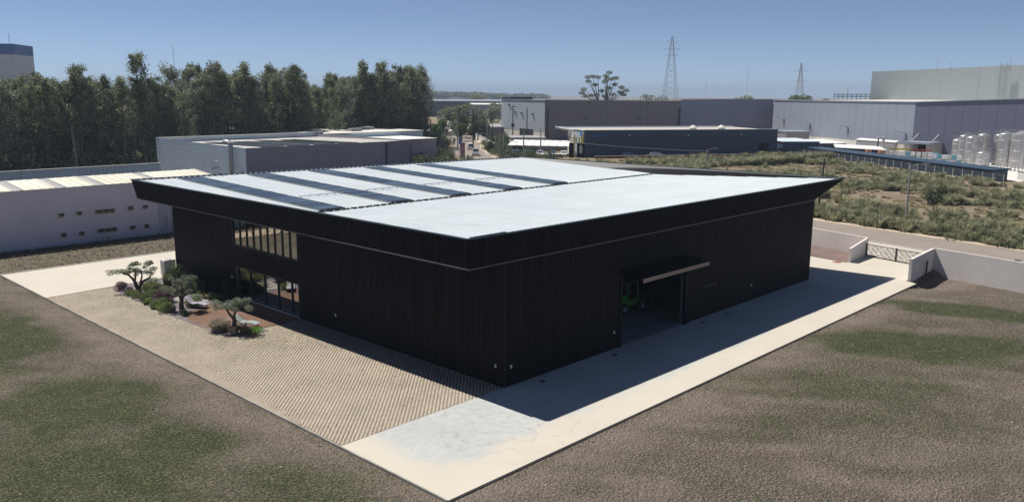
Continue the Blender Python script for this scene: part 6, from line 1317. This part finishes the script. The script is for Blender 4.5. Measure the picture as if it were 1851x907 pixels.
for lb, x, y, h_ in (('thin distant mast right of the tall pylon', 425.5, 241.8, 24.5), ('taller thin distant mast nearer the smaller pylon', 447.5, 226, 31.5), ('thin mast rising behind the eucalyptus grove', 128, 318, 34.5), ('second faint mast behind the grove', 168, 310, 27.5)):
    t = thing('distant_mast', lb, 'mast', (x, y, 0)); MB().beam((0, 0, 0), (0, 0, h_), .12, .12).build('mast', M['galv'], t); MB().beam((-.9, .9, h_-3), (.9, -.9, h_-3), .08, .08).build('crossbar', M['galv'], t)
# horizon treeline bits and hills
def hillmesh(name, p0, p1, hs_, depth, m):
    n_ = len(hs_); mb = MB(); a_, b_ = Vector(p0), Vector(p1); d_ = (b_-a_).normalized(); nn = Vector((-d_.y, d_.x)); nn = nn if nn.dot(Vector((.7, .7))) > 0 else -nn
    K = 5
    for k_ in range(K):
        for q in range(n_): p_ = a_.lerp(b_, q/(n_-1))+nn*depth*k_/(K-1); mb.v.append((p_.x, p_.y, -2+(hs_[q]+2)*math.sin(math.pi*min(1, k_/(K-1)*.95+.05))**.6 if k_ else -2))
    for k_ in range(K-1):
        for q in range(n_-1): i_ = k_*n_+q; mb.f.append((i_, i_+1, i_+1+n_, i_+n_)); mb.m.append(0)
    return struct(name, mb, m, smooth=True)
random.seed(3)
hillm = pm('forest_hill', (.06, .07, .05), .95, var=.4, scale=.02)
hh = [4+9*math.exp(-((q-22)/12)**2)+3*math.exp(-((q-45)/8)**2)+random.uniform(-1, 1) for q in range(80)]
hillmesh('hill', (840, 1230), (1110, 965), [h_*1.0+2 for h_ in hh], 500, hillm)
hillmesh('far_hills', (-800, 2900), (3600, -900), [1+2*math.sin(q*.5)+1*math.sin(q*1.7) for q in range(90)], 900, hillm)
ht = []
for q in range(420):
    u = random.random(); k_ = int(u*79); x = 840+270*u; y = 1230-265*u; dd_ = random.uniform(40, 380); ht.append((random.randrange(4), x+dd_*.7, y+dd_*.7, hh[k_]*math.sin(math.pi*min(1, dd_/500*.95+.05))**.6+3, random.random()*6, random.uniform(6, 12), random.uniform(5, 10)))
V, F, t_ = join_instances([raw(leafmesh('l', clumps([(0, 0, .5), (.4, .2, .4), (-.4, .1, .45)], [(.6, .6, .5)]*3, 30), .4, M['euc'])) for _ in range(4)], ht); tag(link('hill_forest', fastmesh('hill_forest', V, F, [M['euc']], tone=t_)), 'hazy wooded hillside on the horizon', kind='stuff')
for lb, x, y, r_, h_ in (('low dark treetops showing above the violet grey hall, right part', 290, 118, 4.2, 17.2), ('low treetops at the joint between the two big halls', 298, 112, 3.2, 16.2), ('treetops on the skyline right of the tall pylon', 330, 165, 5, 16.0), ('faint treetops on the skyline left of the tall pylon', 345, 225, 6, 15.5), ('small lone treetop on the horizon left of the taupe hall', 450, 470, 7, 17.5)):
    leafy_tree('skyline_tree', lb, (x, y, 0), h_, r_*1.3, 1300, .9, 'euc', .4, cz=.7)

# ground features left of the hall, outside the frame but mirrored in its windows
struct('gravel_path', MB().prism([(-60, 52), (-12, 54), (-12, 57), (-60, 60)], -.08, -.02), M['shoulder'])
for q, (x, y, s_) in enumerate(((-14.5, 61, 1.2), (-13.2, 59.8, .9), (-16.5, 60.5, .8))):
    t = MB(); 
    C = unit(60)*s_*np.array([1, 1, .7]); import mathutils
    o = MB().lathe([(0, 0), (s_*.9, .1), (s_, s_*.4), (s_*.7, s_*.85), (0, s_)], n=9).build('boulder', M['cgrey'], None, True, (x, y, -.06)); tag(o, ['largest', 'middle', 'smallest'][q]+' grey boulder beside the gravel path', 'boulder')
# ------------------------------------------------------------------ air
hz = MB().box(-5200, 5200, -5200, 5200, -7, 60).build('haze', []) 
hm = bpy.data.materials.new('air'); hm.use_nodes = True; hn = hm.node_tree.nodes; hn.remove(hn['Principled BSDF']); pv = hn.new('ShaderNodeVolumePrincipled')
pv.inputs['Color'].default_value = (.56, .70, .92, 1); pv.inputs['Density'].default_value = .00024; pv.inputs['Anisotropy'].default_value = .0
hm.node_tree.links.new(pv.outputs[0], hn['Material Output'].inputs['Volume']); hz.data.materials.append(hm); tag(hz, 'pale blue air haze over the whole site', kind='stuff')
print('objects', len(bpy.data.objects))
